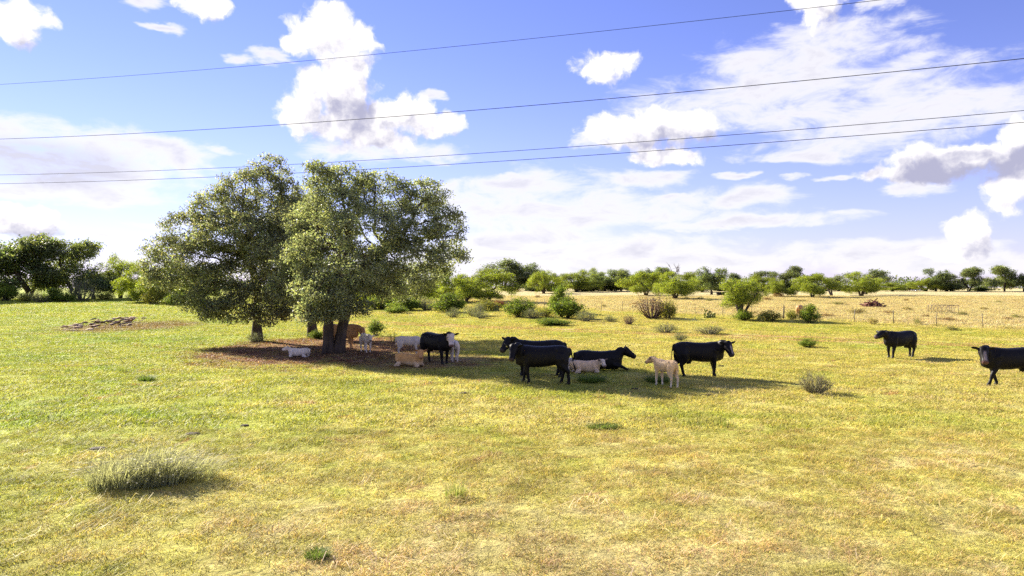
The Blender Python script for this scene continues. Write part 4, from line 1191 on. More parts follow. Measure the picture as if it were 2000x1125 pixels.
def build_cattle():
    CB = 'black cows in the pasture'; WC = 'pale calves in the pasture'
    white = (0.58, 0.50, 0.42); cream = (0.60, 0.43, 0.25); tan = (0.42, 0.215, 0.080)
    ff = 1.04
    # two black cows standing close together
    cattle('black_cow', 'black cow in front of another, head turned to face outward, tail hanging down', 'cow', 1058, 748, 169, ff * 1.0,
           dict(neck_pitch=30, neck_yaw=44, head_yaw=38, head_pitch=58, feet=(-0.12, 0.14, -0.18, 0.12), tail=(0.16, 0.12), udder=False), dict(col=BLACK, blaze=0.0, seed=1), CB, (0, (0.55, 0.5, 0.3)))
    cattle('black_cow', 'black cow half hidden behind another black cow, its head poking out past it', 'cow', 1050, 735, 172, ff * 1.04,
           dict(neck_pitch=33, neck_yaw=14, head_yaw=40, head_pitch=46, feet=(0.0, 0.06, -0.04, 0.10), tail=(0.05, -0.1)), dict(col=BLACK, seed=2), CB)
    # resting pair
    cattle('black_cow', 'black cow lying down with one foreleg stretched out, ears up, beside a pale calf', 'cow', 1170, 723, 2, 1.02,
           dict(lying=True, neck_pitch=36, neck_yaw=-2, head_yaw=-6, head_pitch=34, front_out=True, side=-1, ear_lift=0.55), dict(col=BLACK, seed=3), CB)
    cattle('calf', 'cream calf lying against the resting black cow with its face turned outward', 'calf', 1144, 728, 6, 0.74,
           dict(calf=True, lying=True, neck_pitch=30, neck_yaw=-20, head_yaw=-50, head_pitch=42, ear_lift=0.3, voxel=0.027), dict(col=(0.70, 0.49, 0.29), face=(0.74, 0.58, 0.42), muzzle=(.18, .12, .10), ear=(0.16, 0.11, 0.09), belly=(.66, .54, .42), seed=4), WC)
    cattle('calf', 'white calf lying behind the cream calf, only its back showing', 'calf', 1122, 720, 24, 0.70,
           dict(calf=True, lying=True, neck_pitch=8, neck_yaw=30, head_yaw=40, head_pitch=30, voxel=0.027), dict(col=(0.62,0.52,0.42), ear=(.05, .04, .04), seed=5), WC)
    # standing pair to the east
    cattle('black_cow', 'black cow standing side on with her head turned, a cream calf at her tail', 'cow', 1366, 735, 4, ff * 1.0,
           dict(neck_pitch=27, neck_yaw=-38, head_yaw=-38, head_pitch=54, feet=(0.10, -0.04, -0.12, 0.14), tail=(0.06, 0.10)), dict(col=BLACK, blaze=0.035, seed=6), CB)
    cattle('calf', 'cream calf standing by a grass clump, rump turned to the black cow beside it', 'calf', 1299, 755, 118, 0.71,
           dict(calf=True, neck_pitch=28, neck_yaw=8, head_yaw=18, head_pitch=32, feet=(0.04, -0.06, 0.06, -0.08), tail=(-0.02, 0.0), voxel=0.026), dict(col=(0.76, 0.51, 0.25), muzzle=(.06, .04, .03), points=(.72, .60, .46), ear=(.10, .06, .04), belly=(.72, .54, .34), face=(.52, .33, .16), seed=7), WC)
    # far right
    cattle('black_cow', 'black cow out in the open, head stretched forward with open mouth, long shadow beside her', 'cow', 1757, 699, 200, 1.02,
           dict(neck_pitch=22, neck_yaw=0, head_yaw=6, head_pitch=20, feet=(0.10, -0.04, 0.16, -0.08), tail=(0.02, 0.04)), dict(col=BLACK, muzzle=(.09, .06, .06), seed=8), CB)
    cattle('black_cow', 'black cow walking, head turned to face outward, at the east side of the pasture', 'cow', 1972, 753, 176, 1.04,
           dict(neck_pitch=27, neck_yaw=28, head_yaw=46, head_pitch=56, feet=(0.24, -0.22, 0.24, -0.16), tail=(0.05, 0.0)), dict(col=BLACK, blaze=0.05, muzzle=(.12, .06, .06), seed=9), CB)
    # group at the edge of the shade
    cattle('black_cow', 'black cow with a white face standing over a resting tan calf', 'cow', 853, 709, -46, 1.06,
           dict(neck_pitch=30, neck_yaw=-8, head_yaw=-24, head_pitch=60, feet=(-0.08, 0.06, 0.04, -0.10), tail=(0.20, 0.10), ear_lift=-0.1), dict(col=BLACK, face=(0.62, 0.50, 0.42), muzzle=(.16, .09, .08), seed=10), CB)
    cattle('calf', 'tan calf resting with forelegs folded and head raised beside the white faced cow', 'calf', 800, 716, -24, 0.86,
           dict(calf=True, lying=True, neck_pitch=58, neck_yaw=-20, head_yaw=-40, head_pitch=50, ear_lift=0.1, voxel=0.025), dict(col=(0.52, 0.28, 0.095), points=(.62, .44, .26), face=(.50, .26, .10), muzzle=(.30, .16, .10), belly=(.54, .32, .13), ear=(.28, .13, .05), seed=11), WC)
    cattle('calf', 'white calf with lowered head standing behind the resting tan calf', 'calf', 799, 697, 4, 0.78,
           dict(calf=True, neck_pitch=-18, neck_yaw=-6, head_yaw=-12, head_pitch=50, feet=(0.0, 0.1, -0.02, 0.06), voxel=0.026), dict(col=(.64, .53, .43), ear=(.05, .04, .04), muzzle=(.16, .12, .1), seed=12), WC)
    cattle('calf', 'white calf half hidden behind the white faced cow, rump and hind legs showing', 'calf', 887, 706, 100, 0.74,
           dict(calf=True, neck_pitch=10, neck_yaw=0, head_yaw=0, head_pitch=40, feet=(0.0, 0.04, 0.04, -0.02), voxel=0.026), dict(col=(.66, .55, .45), seed=13, switch=(.03, .03, .03)), WC)
    # deep in the shade
    cattle('tan_cow', 'tan cow behind the forked trunk bending down to nuzzle a white calf', 'cow', 667, 681, -10, 1.06,
           dict(neck_pitch=4, neck_yaw=-4, head_yaw=-8, head_pitch=62, feet=(-0.05, 0.06, 0.0, 0.08), tail=(0, 0)), dict(col=tan, muzzle=(.35, .2, .14), points=(.48, .27, .12), seed=14))
    cattle('calf', 'white calf standing below the tan cow\'s muzzle', 'calf', 715, 688, -58, 0.74,
           dict(calf=True, neck_pitch=14, neck_yaw=-8, head_yaw=0, head_pitch=46, feet=(-0.04, 0.06, 0.0, 0.08), voxel=0.026), dict(col=(.68, .57, .47), muzzle=(.2, .15, .13), seed=15), WC)
    cattle('calf', 'white calf lying alone on bare earth beside the forked trunk', 'calf', 584, 697, 178, 0.66,
           dict(calf=True, lying=True, neck_pitch=32, neck_yaw=0, head_yaw=8, head_pitch=20, ear_lift=0.2, voxel=0.027), dict(col=(.74, .63, .51), muzzle=(.2, .15, .13), seed=16), WC)
    # beyond the fence
    cattle('tan_cow', 'tan cow grazing with lowered head behind a round bush, beyond the fence', 'cow', 1562, 619, 60, 1.0,
           dict(neck_pitch=-36, neck_yaw=10, head_yaw=0, head_pitch=66, feet=(0, 0.1, 0, 0.1), voxel=0.03), dict(col=(0.44, 0.25, 0.10), seed=17))
    cattle('black_cow', 'tiny black cow resting under the far trees of the dry field', 'cow', 1408, 577, 5, 1.0,
           dict(lying=True, neck_pitch=20, head_pitch=40, voxel=0.04), dict(col=BLACK, seed=18), CB)
build_cattle()


# ------------------------------------------------------------------ bushes, weeds and grass clumps
def make_bush(seed, stems=26, per=34, leaf=0.07, col=(0.13, 0.19, 0.04), w=1.0, h=1.0, twig=(0.10, 0.075, 0.06), var=0.28, spread=0.10, leafy=1.0, aspect=0.45, upright=0.0):
    """a shrub 1 m wide and 1 m tall: stems fanning out of the ground, leaf clumps along them"""
    rng = np.random.default_rng(seed)
    tb, cents = MB(), []
    for k in range(stems):
        a = rng.uniform(0, 2 * PI); q = math.sqrt(rng.uniform(0.02, 1)) * (1 - upright)
        top = np.array([0.5 * q * math.cos(a), 0.5 * q * math.sin(a), (1 - 0.55 * q * q) * rng.uniform(0.62, 1.0)])
        b = np.array([0.10 * math.cos(a) * q, 0.10 * math.sin(a) * q, -0.04])
        m1 = b * .4 + top * .5 + np.array([0.06 * math.cos(a), 0.06 * math.sin(a), 0.02]) + rng.normal(size=3) * 0.03
        pts = np.array([b, m1, top])
        tb.tube(pts, [0.018, 0.011, 0.004], 4, twig, cap=False)
        for j in range(3):
            t = rng.uniform(0.35, 0.95); c = m1 + (top - m1) * t if t > .5 else b + (m1 - b) * (t * 2)
            e = c + rng.normal(size=3) * 0.12 + np.array([0, 0, 0.04]); e[2] = max(e[2], 0.03)
            tb.tube([c, e], [0.007, 0.003], 3, twig, cap=False)
            if rng.uniform() < leafy: cents.append(e)
        if rng.uniform() < leafy: cents += [top, m1 + (top - m1) * .5]
        if rng.uniform() < leafy * .7: cents.append(m1)
    lb = MB()
    if cents: leaves(lb, cents, (spread, spread, spread * .85), per, leaf, rng, col, var, aspect=aspect)
    return tb, lb

def make_clump(seed, n=420, spread=0.42, h0=0.5, h1=1.0, width=0.012, lean=0.55, col=(0.16, 0.20, 0.07), tipcol=(0.42, 0.38, 0.26), heads=0.5, bias=(0.0, 0.0)):
    """a bunch of grass 1 m tall: arching blades, some with feathery heads"""
    rng = np.random.default_rng(seed)
    mb = MB()
    for _ in range(n):
        a = rng.uniform(0, 2 * PI); r = spread * math.sqrt(rng.uniform())
        b = np.array([r * math.cos(a), r * math.sin(a), -0.02])
        h = rng.uniform(h0, h1) * (1 - 0.35 * (r / spread) ** 2)
        da = a + rng.normal() * 0.9; ln = lean * h * rng.uniform(0.2, 1.1)
        d = np.array([math.cos(da) * ln + bias[0] * h, math.sin(da) * ln + bias[1] * h, 0])
        s_ = np.array([-math.sin(da), math.cos(da), 0]) * width * rng.uniform(0.6, 1.2)
        p1 = b + d * .22 + np.array([0, 0, h * .48]); p2 = b + d * .6 + np.array([0, 0, h * .84]); t = b + d * 1.05 + np.array([0, 0, h * (0.98 - 0.2 * rng.uniform())])
        v = rng.normal(1, .22); c0 = np.asarray(col) * v; c1 = np.asarray(tipcol) * rng.normal(1, .18)
        C = np.clip(np.array([c0 * .75, c0 * .75, c0, c0, c0 * .6 + c1 * .4, c0 * .6 + c1 * .4, c1]), .01, .9)
        mb.add([b - s_ * .5, b + s_ * .5, p1 + s_ * .5, p1 - s_ * .5, p2 + s_ * .35, p2 - s_ * .35, t], [(0, 1, 2, 3), (3, 2, 4, 5)], [(5, 4, 6)], C)
        if rng.uniform() < heads:
            dd = unit(t - p2); q = np.cross(dd, rng.normal(size=3)); q = unit(q) * width * 1.5
            e = t + dd * 0.12 * h
            mb.add([t, t + q + dd * .04 * h, e, t - q + dd * .04 * h], [(0, 1, 2, 3)], None, np.clip(c1, .01, .9))
    return mb

def bush(name, label, proto, px, py, wpx, hpx, group=None, cat='bush', rotz=None, leafmat=None):
    tb, lb = proto
    if not hasattr(tb, 'me'):
        tb.me = tb.mesh('stems', True); tb.me.materials.append(M['twig'])
        if lb.n:
            lb.me = lb.mesh('foliage'); lb.me.materials.append(leafmat or M['plant'])
    P = ground_at(px, py); s_ = ppm(P.y)
    o = thing(name, label, cat, P, (px * 1.7) % 6.28 if rotz is None else rotz, (wpx * s_, wpx * s_, hpx * s_), group)
    obj('stems', tb.me, None, o)
    if lb.n: obj('foliage', lb.me, None, o)
    return o

def clump(name, label, mb, px, py, wpx, hpx, group=None, cat='grass clump', ymul=1.0, rotz=None):
    if not hasattr(mb, 'me'):
        mb.me = mb.mesh('grass_clump'); mb.me.materials.append(M['plant'])
    P = ground_at(px, py); s_ = ppm(P.y)
    o = obj(name, mb.me, None, None, P, (px * 1.3) % 6.28 if rotz is None else rotz, (wpx * s_, wpx * s_ * ymul, hpx * s_))
    return tag(o, label, cat, group)

def build_plants():
    gb = [make_bush(200 + i, 26, 34, 0.075, (0.17, 0.225, 0.035)) for i in range(3)]          # bright shrubs
    yb = [make_bush(220 + i, 22, 26, 0.07, (0.27, 0.27, 0.05), leafy=.8) for i in range(2)]     # yellowish
    sb = [make_bush(240 + i, 30, 20, 0.05, (0.20, 0.215, 0.105), spread=.11, twig=(.16, .14, .11), leafy=.8, aspect=.3) for i in range(3)]  # grey-green, fine
    db = [make_bush(260 + i, 40, 12, 0.05, (0.19, 0.13, 0.085), leafy=.35, twig=(.12, .075, .065)) for i in range(2)]                   # dead brush
    MG = 'shrubs along the fence'
    bush('green_bush', 'round dark green bush in the row before the fence, next to a grey bush', gb[0], 1016, 619, 56, 36, MG)
    bush('green_bush', 'big bright bush with a small tree rising behind it', gb[1], 1104, 622, 62, 40, MG)
    bush('small_tree', 'slender yellow green sapling standing behind the big bright bush', gb[2], 1094, 612, 38, 50, MG, 'tree')
    bush('green_bush', 'olive bush below the mesquite with bare crooked stems', gb[2], 878, 610, 58, 34, MG)
    bush('green_bush', 'yellow green bush at the foot of the rounded bright mesquite', yb[0], 952, 607, 44, 24, MG)
    bush('grey_bush', 'pale thin bush in front of the olive bush', sb[0], 887, 620, 34, 20, MG)
    bush('grey_bush', 'wispy grey green bush in front of the rounded mesquite', sb[1], 928, 618, 52, 26, MG)
    bush('grey_bush', 'thin pale bush beside the wispy grey green one', sb[2], 940, 622, 30, 16, MG)
    bush('red_bush', 'small rusty red bush at the field edge near the cactus', make_bush(301, 20, 30, .08, (0.17, 0.065, 0.04), leafy=.9), 976, 602, 22, 16, MG)
    bush('grey_bush', 'grey bush between the two big green bushes', sb[0], 1040, 622, 40, 22, MG)
    bush('green_bush', 'low yellowish bush between the two big green bushes', yb[1], 1066, 619, 36, 20, MG)
    bush('grey_bush', 'grey green bush trailing east of the big bright bush', sb[1], 1143, 628, 40, 24, MG)
    bush('green_bush', 'long low shrub lying on the grass before the big bright bush', gb[0], 1080, 636, 66, 14, MG)
    bush('grey_bush', 'small grey shrub near the dead brush pile', sb[2], 1192, 629, 30, 15, MG)
    bush('grey_bush', 'twiggy pale bush just west of the dead brush pile', db[0], 1228, 634, 28, 22, MG)
    bush('dead_brush', 'heap of dead purple brown brush with bare twigs', db[1], 1274, 622, 78, 56, None, 'brush')
    bush('green_bush', 'leafy green bush growing out of the dead brush heap', yb[0], 1304, 622, 34, 38, MG)
    bush('grey_bush', 'low grey green shrub on the grass south of the dead brush', sb[0], 1300, 650, 50, 20, MG)
    bush('green_bush', 'tiny shrub on the grass with a short shadow, above the farm track', sb[1], 1328, 665, 30, 16, MG)
    bush('grey_bush', 'domed grey shrub on the grass near the fan shaped mesquite', sb[2], 1385, 653, 56, 20, MG)
    bush('green_bush', 'bush hugging the stems of the fan shaped mesquite', gb[1], 1452, 627, 34, 22, MG)
    bush('green_bush', 'low bright bush beside the wooden fence post', yb[1], 1503, 627, 48, 22, MG)
    bush('green_bush', 'narrow bush next to the tan cow beyond the fence', yb[0], 1546, 625, 22, 22, MG)
    bush('green_bush', 'round dense green bush hiding the tan cow', gb[2], 1582, 631, 34, 34, MG)
    bush('green_bush', 'small lone shrub in open grass beyond the standing black cow', gb[0], 1577, 678, 30, 16, None)
    bush('leafy_sapling', 'young leafy sapling beside the tan cow under the oaks', make_bush(305, 14, 26, .085, (0.16, 0.22, 0.05), leafy=.9, upright=.2), 735, 656, 36, 32, None, 'sapling')
    bush('leafy_shrub', 'low sprouts at the foot of the stout leaning oak', gb[1], 617, 662, 26, 16, None)
    bush('leafy_shrub', 'small sprouts round the foot of the wide oak', sb[0], 500, 668, 40, 20, None)
    # western edge of the pasture
    WG = 'undergrowth below the western oaks'
    for i, (px, py, w, h, lab) in enumerate([
            (12, 588, 40, 34, 'dark bush at the far west end of the undergrowth'), (52, 589, 34, 18, 'low olive bush below the broad western oak'),
            (80, 591, 36, 24, 'yellowish bush below the broad western oak'), (103, 590, 34, 26, 'pale leafy bush between the broad and the dense western oak'),
            (160, 588, 56, 46, 'rounded dark bush below the dense western oak'), (128, 590, 30, 18, 'small olive bush below the dense western oak'),
            (300, 594, 36, 34, 'dark green bush below the bushy yellow green mesquite'), (262, 588, 30, 22, 'small green bush at the gap in the western trees'),
            (352, 596, 50, 26, 'low bush below the darker mesquite'), (205, 586, 36, 16, 'shaded low bush in the gap in the western trees')]):
        bush('undergrowth_bush', lab, (gb + yb + sb)[(i * 3 + 1) % 8], px, py, w, h, WG)
    for i, (px, py, w, h, lab) in enumerate([
            (742, 604, 60, 32, 'bright thicket bush between the forked oak and the mesquites'), (790, 607, 56, 28, 'green thicket bush under the mesquites behind the oaks'),
            (834, 606, 50, 26, 'olive thicket bush next to the olive bush of the fence row'), (775, 612, 40, 14, 'low pale thicket bush in front of the mesquites')]):
        bush('thicket_bush', lab, (gb + sb)[(i * 2) % 6], px, py, w, h, 'thicket behind the live oaks')
    # open grass
    big = MB(); rg0 = np.random.default_rng(6)
    for k in range(18):
        a = rg0.uniform(0, 6.28); r = .40 * math.sqrt(rg0.uniform()); sc = rg0.uniform(.5, 1.05) * (1.15 - 1.3 * r)
        sub = make_clump(400 + k, 210, .22, .35, .9, .0055, .40, (0.42, 0.43, 0.26), (0.42, 0.40, 0.26), .25, (0.07, 0.0))
        V = np.concatenate(sub.v); C = np.concatenate(sub.c)
        V = V * np.array([1, 1, sc]) + np.array([r * math.cos(a), r * math.sin(a), 0])
        big.add(V, np.concatenate(sub.q), np.concatenate(sub.t), C)
    clump('bunch_grass', 'wide clump of tall feathery bunch grass alone in the foreground', big, 278, 938, 226, 104, None, 'bunch grass', 0.62, 0.15)
    airy = make_bush(311, 60, 16, .035, (0.25, 0.245, 0.12), spread=.12, twig=(.22, .19, .12), aspect=.25, var=.2)
    bush('feathery_bush', 'round feathery grey green weed bush on open grass, casting a shadow', airy, 1592, 768, 68, 46)
    green = [make_clump(320 + i, 380, .5, .4, 1.0, .022, .7, (0.12, 0.19, 0.035), (0.24, 0.26, 0.08), .1) for i in range(2)]
    clump('grass_clump', 'dark green grass clump in front of the resting cream calf', green[0], 1155, 746, 52, 20)
    clump('grass_clump', 'grass clump trailing behind the legs of the standing cream calf', green[1], 1283, 746, 44, 18)
    clump('grass_clump', 'grass clump with seed stalks and a dark shadow in the open foreground', make_clump(330, 120, .5, .4, 1.0, .016, .5, (0.17, 0.21, 0.05), (.4, .36, .2), .3), 890, 970, 44, 46)
    clump('grass_clump', 'green grass clump low in the foreground below the feathery bunch grass', green[0], 620, 1088, 46, 24)
    clump('grass_clump', 'thin grass clump with one tall stalk in the west of the pasture', make_clump(331, 60, .5, .3, 1.0, .02, .4, (0.20, 0.23, 0.06), (.4, .36, .2), .3), 241, 727, 24, 26)
    clump('grass_clump', 'bright green grass tuft beside the thin clump with one stalk', green[1], 286, 743, 30, 14)
    clump('grass_clump', 'sparse upright weed in open grass below the feathery weed bush', make_clump(332, 40, .5, .4, 1.0, .03, .5, (0.2, 0.24, 0.06), (.4, .36, .2), .2), 1412, 832, 36, 22)
    clump('grass_clump', 'small straw tuft at the edge of the oak shade', make_clump(333, 80, .5, .3, .9, .03, .7, (0.34, 0.31, 0.1), (.5, .43, .24), .2), 585, 766, 26, 12)
    clump('grass_clump', 'lush low grass patch in the sun below the cream calf', green[1], 1178, 836, 60, 12, None, 'grass clump', .6, .1)
    clump('grass_clump', 'tall stalks of grass beside the earth under the oaks', make_clump(334, 26, .4, .5, 1.0, .03, .5, (0.28, 0.28, 0.08), (.4, .36, .2), .1), 770, 668, 26, 30)
    # dry weeds of the straw field
    dw = [make_bush(340 + i, 20, 12, .09, c, leafy=.6, twig=(.30, .22, .12)) for i, c in enumerate([(0.33, 0.27, 0.10), (0.30, 0.19, 0.08), (0.27, 0.27, 0.09)])]
    rg = random.Random(12)
    for (px, py, w, h) in [(1520, 581, 20, 12), (1500, 587, 16, 9), (1385, 589, 12, 7), (1340, 586, 12, 7), (1368, 586, 12, 7), (1618, 619, 24, 9), (1673, 613, 34, 12), (1735, 614, 22, 9), (1772, 607, 16, 9), (1770, 589, 10, 7),
                           (1808, 620, 12, 8), (1848, 626, 32, 8), (1880, 617, 20, 9), (1967, 625, 16, 8), (1984, 622, 20, 9), (1635, 595, 34, 6), (1705, 634, 18, 16), (1792, 634, 16, 14), (1920, 605, 16, 6), (1950, 592, 14, 5),
                           (1858, 645, 30, 8), (1560, 590, 40, 6), (1050, 582, 12, 7), (1010, 570, 16, 5), (1120, 588, 14, 6), (1240, 596, 16, 7), (1180, 600, 14, 6), (1430, 600, 14, 8)]:
        bush('dry_weed', 'low dry weed standing in the straw coloured field', dw[rg.randrange(3)], px, py, w, h, 'dry weeds of the straw field', 'weed')
build_plants()

def prickly_pear(label, px, py, wpx, hpx, seed, col, group='prickly pears by the fence'):
    rng = np.random.default_rng(seed)
    P = ground_at(px, py); s_ = ppm(P.y)
    o = thing('prickly_pear', label, 'cactus', P, 0, 1.0, group)
    W, H = wpx * s_, hpx * s_
    heads = []
    for k in range(40):
        if k < 13 or rng.uniform() < .25:
            b = np.array([rng.uniform(-.4, .4) * W, rng.uniform(-.25, .25) * W, -0.02]); d = unit([rng.normal() * .35, rng.normal() * .3, 1])
        else:
            q, dq, L0 = heads[rng.integers(len(heads))]; b = q; d = unit(dq + rng.normal(size=3) * .5 + np.array([0, 0, .2]))
        L = H * rng.uniform(.20, .30); wv = unit(np.cross(d, rng.normal(size=3))); t = np.cross(d, wv)
        if (b + d * L)[2] > H * 1.1: continue
        mb = MB(); c = np.asarray(col) * rng.normal(1, .14)
        ss = np.array([0, .12, .35, .65, .88, 1.0]); wr = np.array([.10, .24, .36, .38, .25, .03]) * L
        mb.loft([b + d * L * v for v in ss], wr, np.array([.05, .06, .065, .06, .05, .01]) * L, wv, t, 10, 2, np.clip(c, .02, .8))
        obj('pad', mb.mesh('pad', True), M['pad'], o)
        heads.append((b + d * L * .93, d, L))
    return o
def row_brush():
    rg = random.Random(8)
    pr = [make_bush(360 + i, 26, 26, .09, c) for i, c in enumerate([(0.17, 0.20, 0.06), (0.12, 0.15, 0.05), (0.22, 0.22, 0.08), (0.15, 0.16, 0.07)])]
    for px in (1000, 1044, 1076, 1100, 1142, 1170, 1198, 1228, 1268, 1300, 1336, 1368, 1408, 1440, 1468, 1500, 1538, 1574, 1606, 1642, 1664, 1712, 1756, 1850, 1925):
        bush('row_brush', 'low scrub bush filling the foot of the far tree row', pr[rg.randrange(4)], px + rg.uniform(-6, 6), 567.5 + rg.uniform(0, 1.5), rg.uniform(26, 52), rg.uniform(9, 18), 'scrub under the far tree row')
row_brush()

def leaf_litter():
    rng = np.random.default_rng(14)
    n = 5200
    a = rng.uniform(0, 2 * PI, n); r = np.sqrt(rng.uniform(0, 1, n))
    x = -10.3 + 7.6 * r * np.cos(a); y = 39.0 + 9.8 * r * np.sin(a)
    mb = MB(); c = np.stack([x, y, gz(x, y) + .012], 1)
    leaves(mb, c, (.10, .10, .006), 3, .09, rng, (0.26, 0.17, 0.10), .45, up=2.5)
    tag(obj('leaf_litter', mb.mesh('leaf_litter'), M['plant']), 'dry fallen leaves on the bare earth under the live oaks', 'leaf litter', kind='stuff')
leaf_litter()
prickly_pear('prickly pear with yellow green pads west of the fan shaped mesquite', 1388, 621, 30, 24, 1, (0.30, 0.31, 0.08))
prickly_pear('prickly pear with dull yellow pads between the fan shaped mesquite and the low bright bush', 1486, 628, 32, 18, 2, (0.30, 0.29, 0.08))
prickly_pear('blue green prickly pear beside the rusty red bush', 966, 607, 18, 16, 3, (0.16, 0.26, 0.16))
prickly_pear('low row of pale prickly pear between the dead brush and the mesquite', 1345, 626, 40, 10, 4, (0.36, 0.36, 0.20))

# ------------------------------------------------------------------ wire fence
def build_fence():
    a = np.array(FENCE_A); d = np.array(FENCE_D); L = np.linalg.norm(d)
    f = thing('wire_fence', 'wire fence on thin steel posts between green pasture and straw coloured field', 'fence', (float(a[0]), float(a[1]), float(gz(*a))))
    base = np.array([a[0], a[1], float(gz(*a))])
    rng = np.random.default_rng(3)
    step = 0.0805
    tops = []
    post = MB(); post.box((0, 0, 0.60), (0.028, 0.006, 0.66), 0, (0.10, 0.085, 0.075)); post.box((0, 0.014, 0.60), (0.006, 0.012, 0.66), 0, (0.10, 0.085, 0.075))
    pm = post.mesh('post'); pm.materials.append(M['steel'])
    wp = MB(); wp.tube([(0, 0, -.1), (0.01, 0, .6), (0.02, 0.01, 1.42)], [.075, .07, .062], 9, (0.10, 0.08, 0.06)); wpm = wp.mesh('post', True); wpm.materials.append(M['wood'])
    for k in range(-14, 30):
        t = k * step
        p = a + d * t; z = float(gz(*p))
        wood = k == 5
        o = obj('post', wpm if wood else pm, None, f, (p[0] - base[0], p[1] - base[1], z - base[2]), rng.uniform(-.3, .3))
        o.rotation_euler = (rng.normal() * .03, rng.normal() * .04, rng.uniform(0, 3))
        if wood: o['label'] = 'thick wooden post'
        tops.append(np.array([p[0], p[1], z]) - base)
    for h in (0.35, 0.62, 0.88, 1.14):
        pts = []
        for q, r in zip(tops[:-1], tops[1:]):
            for u_ in (0, .5):
                pts.append(q + (r - q) * u_ + np.array([0, 0, h - (.02 if u_ else 0)]))
        pts.append(tops[-1] + np.array([0, 0, h]))
        mb = MB(); mb.tube(pts, 0.004, 4, (0.16, 0.15, 0.14), cap=False)
        obj('wire', mb.mesh('wire', True), M['wire'], f)
build_fence()

# ------------------------------------------------------------------ overhead lines
def build_lines():
    # the line runs 67 degrees left of straight ahead; every wire hangs at a known height over that track
    ux, uy = -math.sin(R(67)), math.cos(R(67))
    def track(px, off=0.0):
        # point of the track seen at photo column px
        u = (px - 1000) / FPX
        x0, y0 = 0.0 + off * uy, 45.0 - off * ux
        s = (u * y0 - x0) / (ux - u * uy)
        return np.array([x0 + s * ux, y0 + s * uy]), s
    wires = [('topmost thin power line wire, high above the oaks', [(0, 165), (500, 127), (1000, 80), (1715, 0)], 0.9, .014),
             ('second power line wire, crossing the tall cumulus cloud', [(0, 272), (500, 245), (1000, 211), (1500, 165), (2000, 113)], -0.9, .019),
             ('upper of the two close wires passing behind the oak tops', [(0, 342), (500, 323), (1000, 297), (1500, 258), (2000, 215)], 0.0, .016),
             ('lower of the two close wires passing behind the oak tops', [(0, 359), (500, 341), (1000, 314), (1500, 279), (2000, 238)], 0.15, .017)]
    ends = {}
    for lab, pts, off, r in wires:
        S, Z = [], []
        for px, py in pts:
            q, s = track(px, off); S.append(s); Z.append(CAMH + (HORIZON - py) / FPX * q[1])
        co = np.polyfit(S, Z, 2)
        s0, s1 = -46.0, 96.0
        ss = np.linspace(s0, s1, 60)
        x0, y0 = 0.0 + off * uy, 45.0 - off * ux
        co[0] = float(np.clip(co[0], 0.0, 0.0016))
        zfit = np.polyval(co, ss); zfit += np.mean(np.array(Z) - np.polyval(co, np.array(S)))
        P = np.stack([x0 + ss * ux, y0 + ss * uy, zfit], 1)
        mb = MB(); mb.tube(P - P[0], r, 6, (0.035, 0.035, 0.04))
        o = obj('power_line', mb.mesh('power_line', True), M['wire'], None, P[0]); tag(o, lab, 'cable')
        for k, e in ((0, P[0]), (1, P[-1])): ends.setdefault(k, []).append(e)
    for k, lab in ((0, 'tall wooden utility pole at the east end of the overhead wires'), (1, 'tall wooden utility pole at the west end of the overhead wires')):
        E = np.array(ends[k]); c = E.mean(0); top = E[:, 2].max() + .5
        z = float(gz(c[0], c[1]))
        o = thing('utility_pole', lab, 'utility pole', (c[0], c[1], z))
        mb = MB(); mb.tube([(0, 0, -.5), (0, 0, (top - z) * .5), (0, 0, top - z)], [.19, .16, .12], 12, (.12, .09, .07)); obj('shaft', mb.mesh('shaft', True), M['wood'], o)
        for e in E:
            mb = MB(); v = e - np.array([c[0], c[1], z]); q = np.array([0, 0, v[2] - .12])
            mb.tube([q, np.array([v[0], v[1], v[2] - .12]), v], [.05, .04, .05], 8, (.10, .08, .065)); obj('insulator_arm', mb.mesh('insulator_arm', True), M['wood'], o)
build_lines()

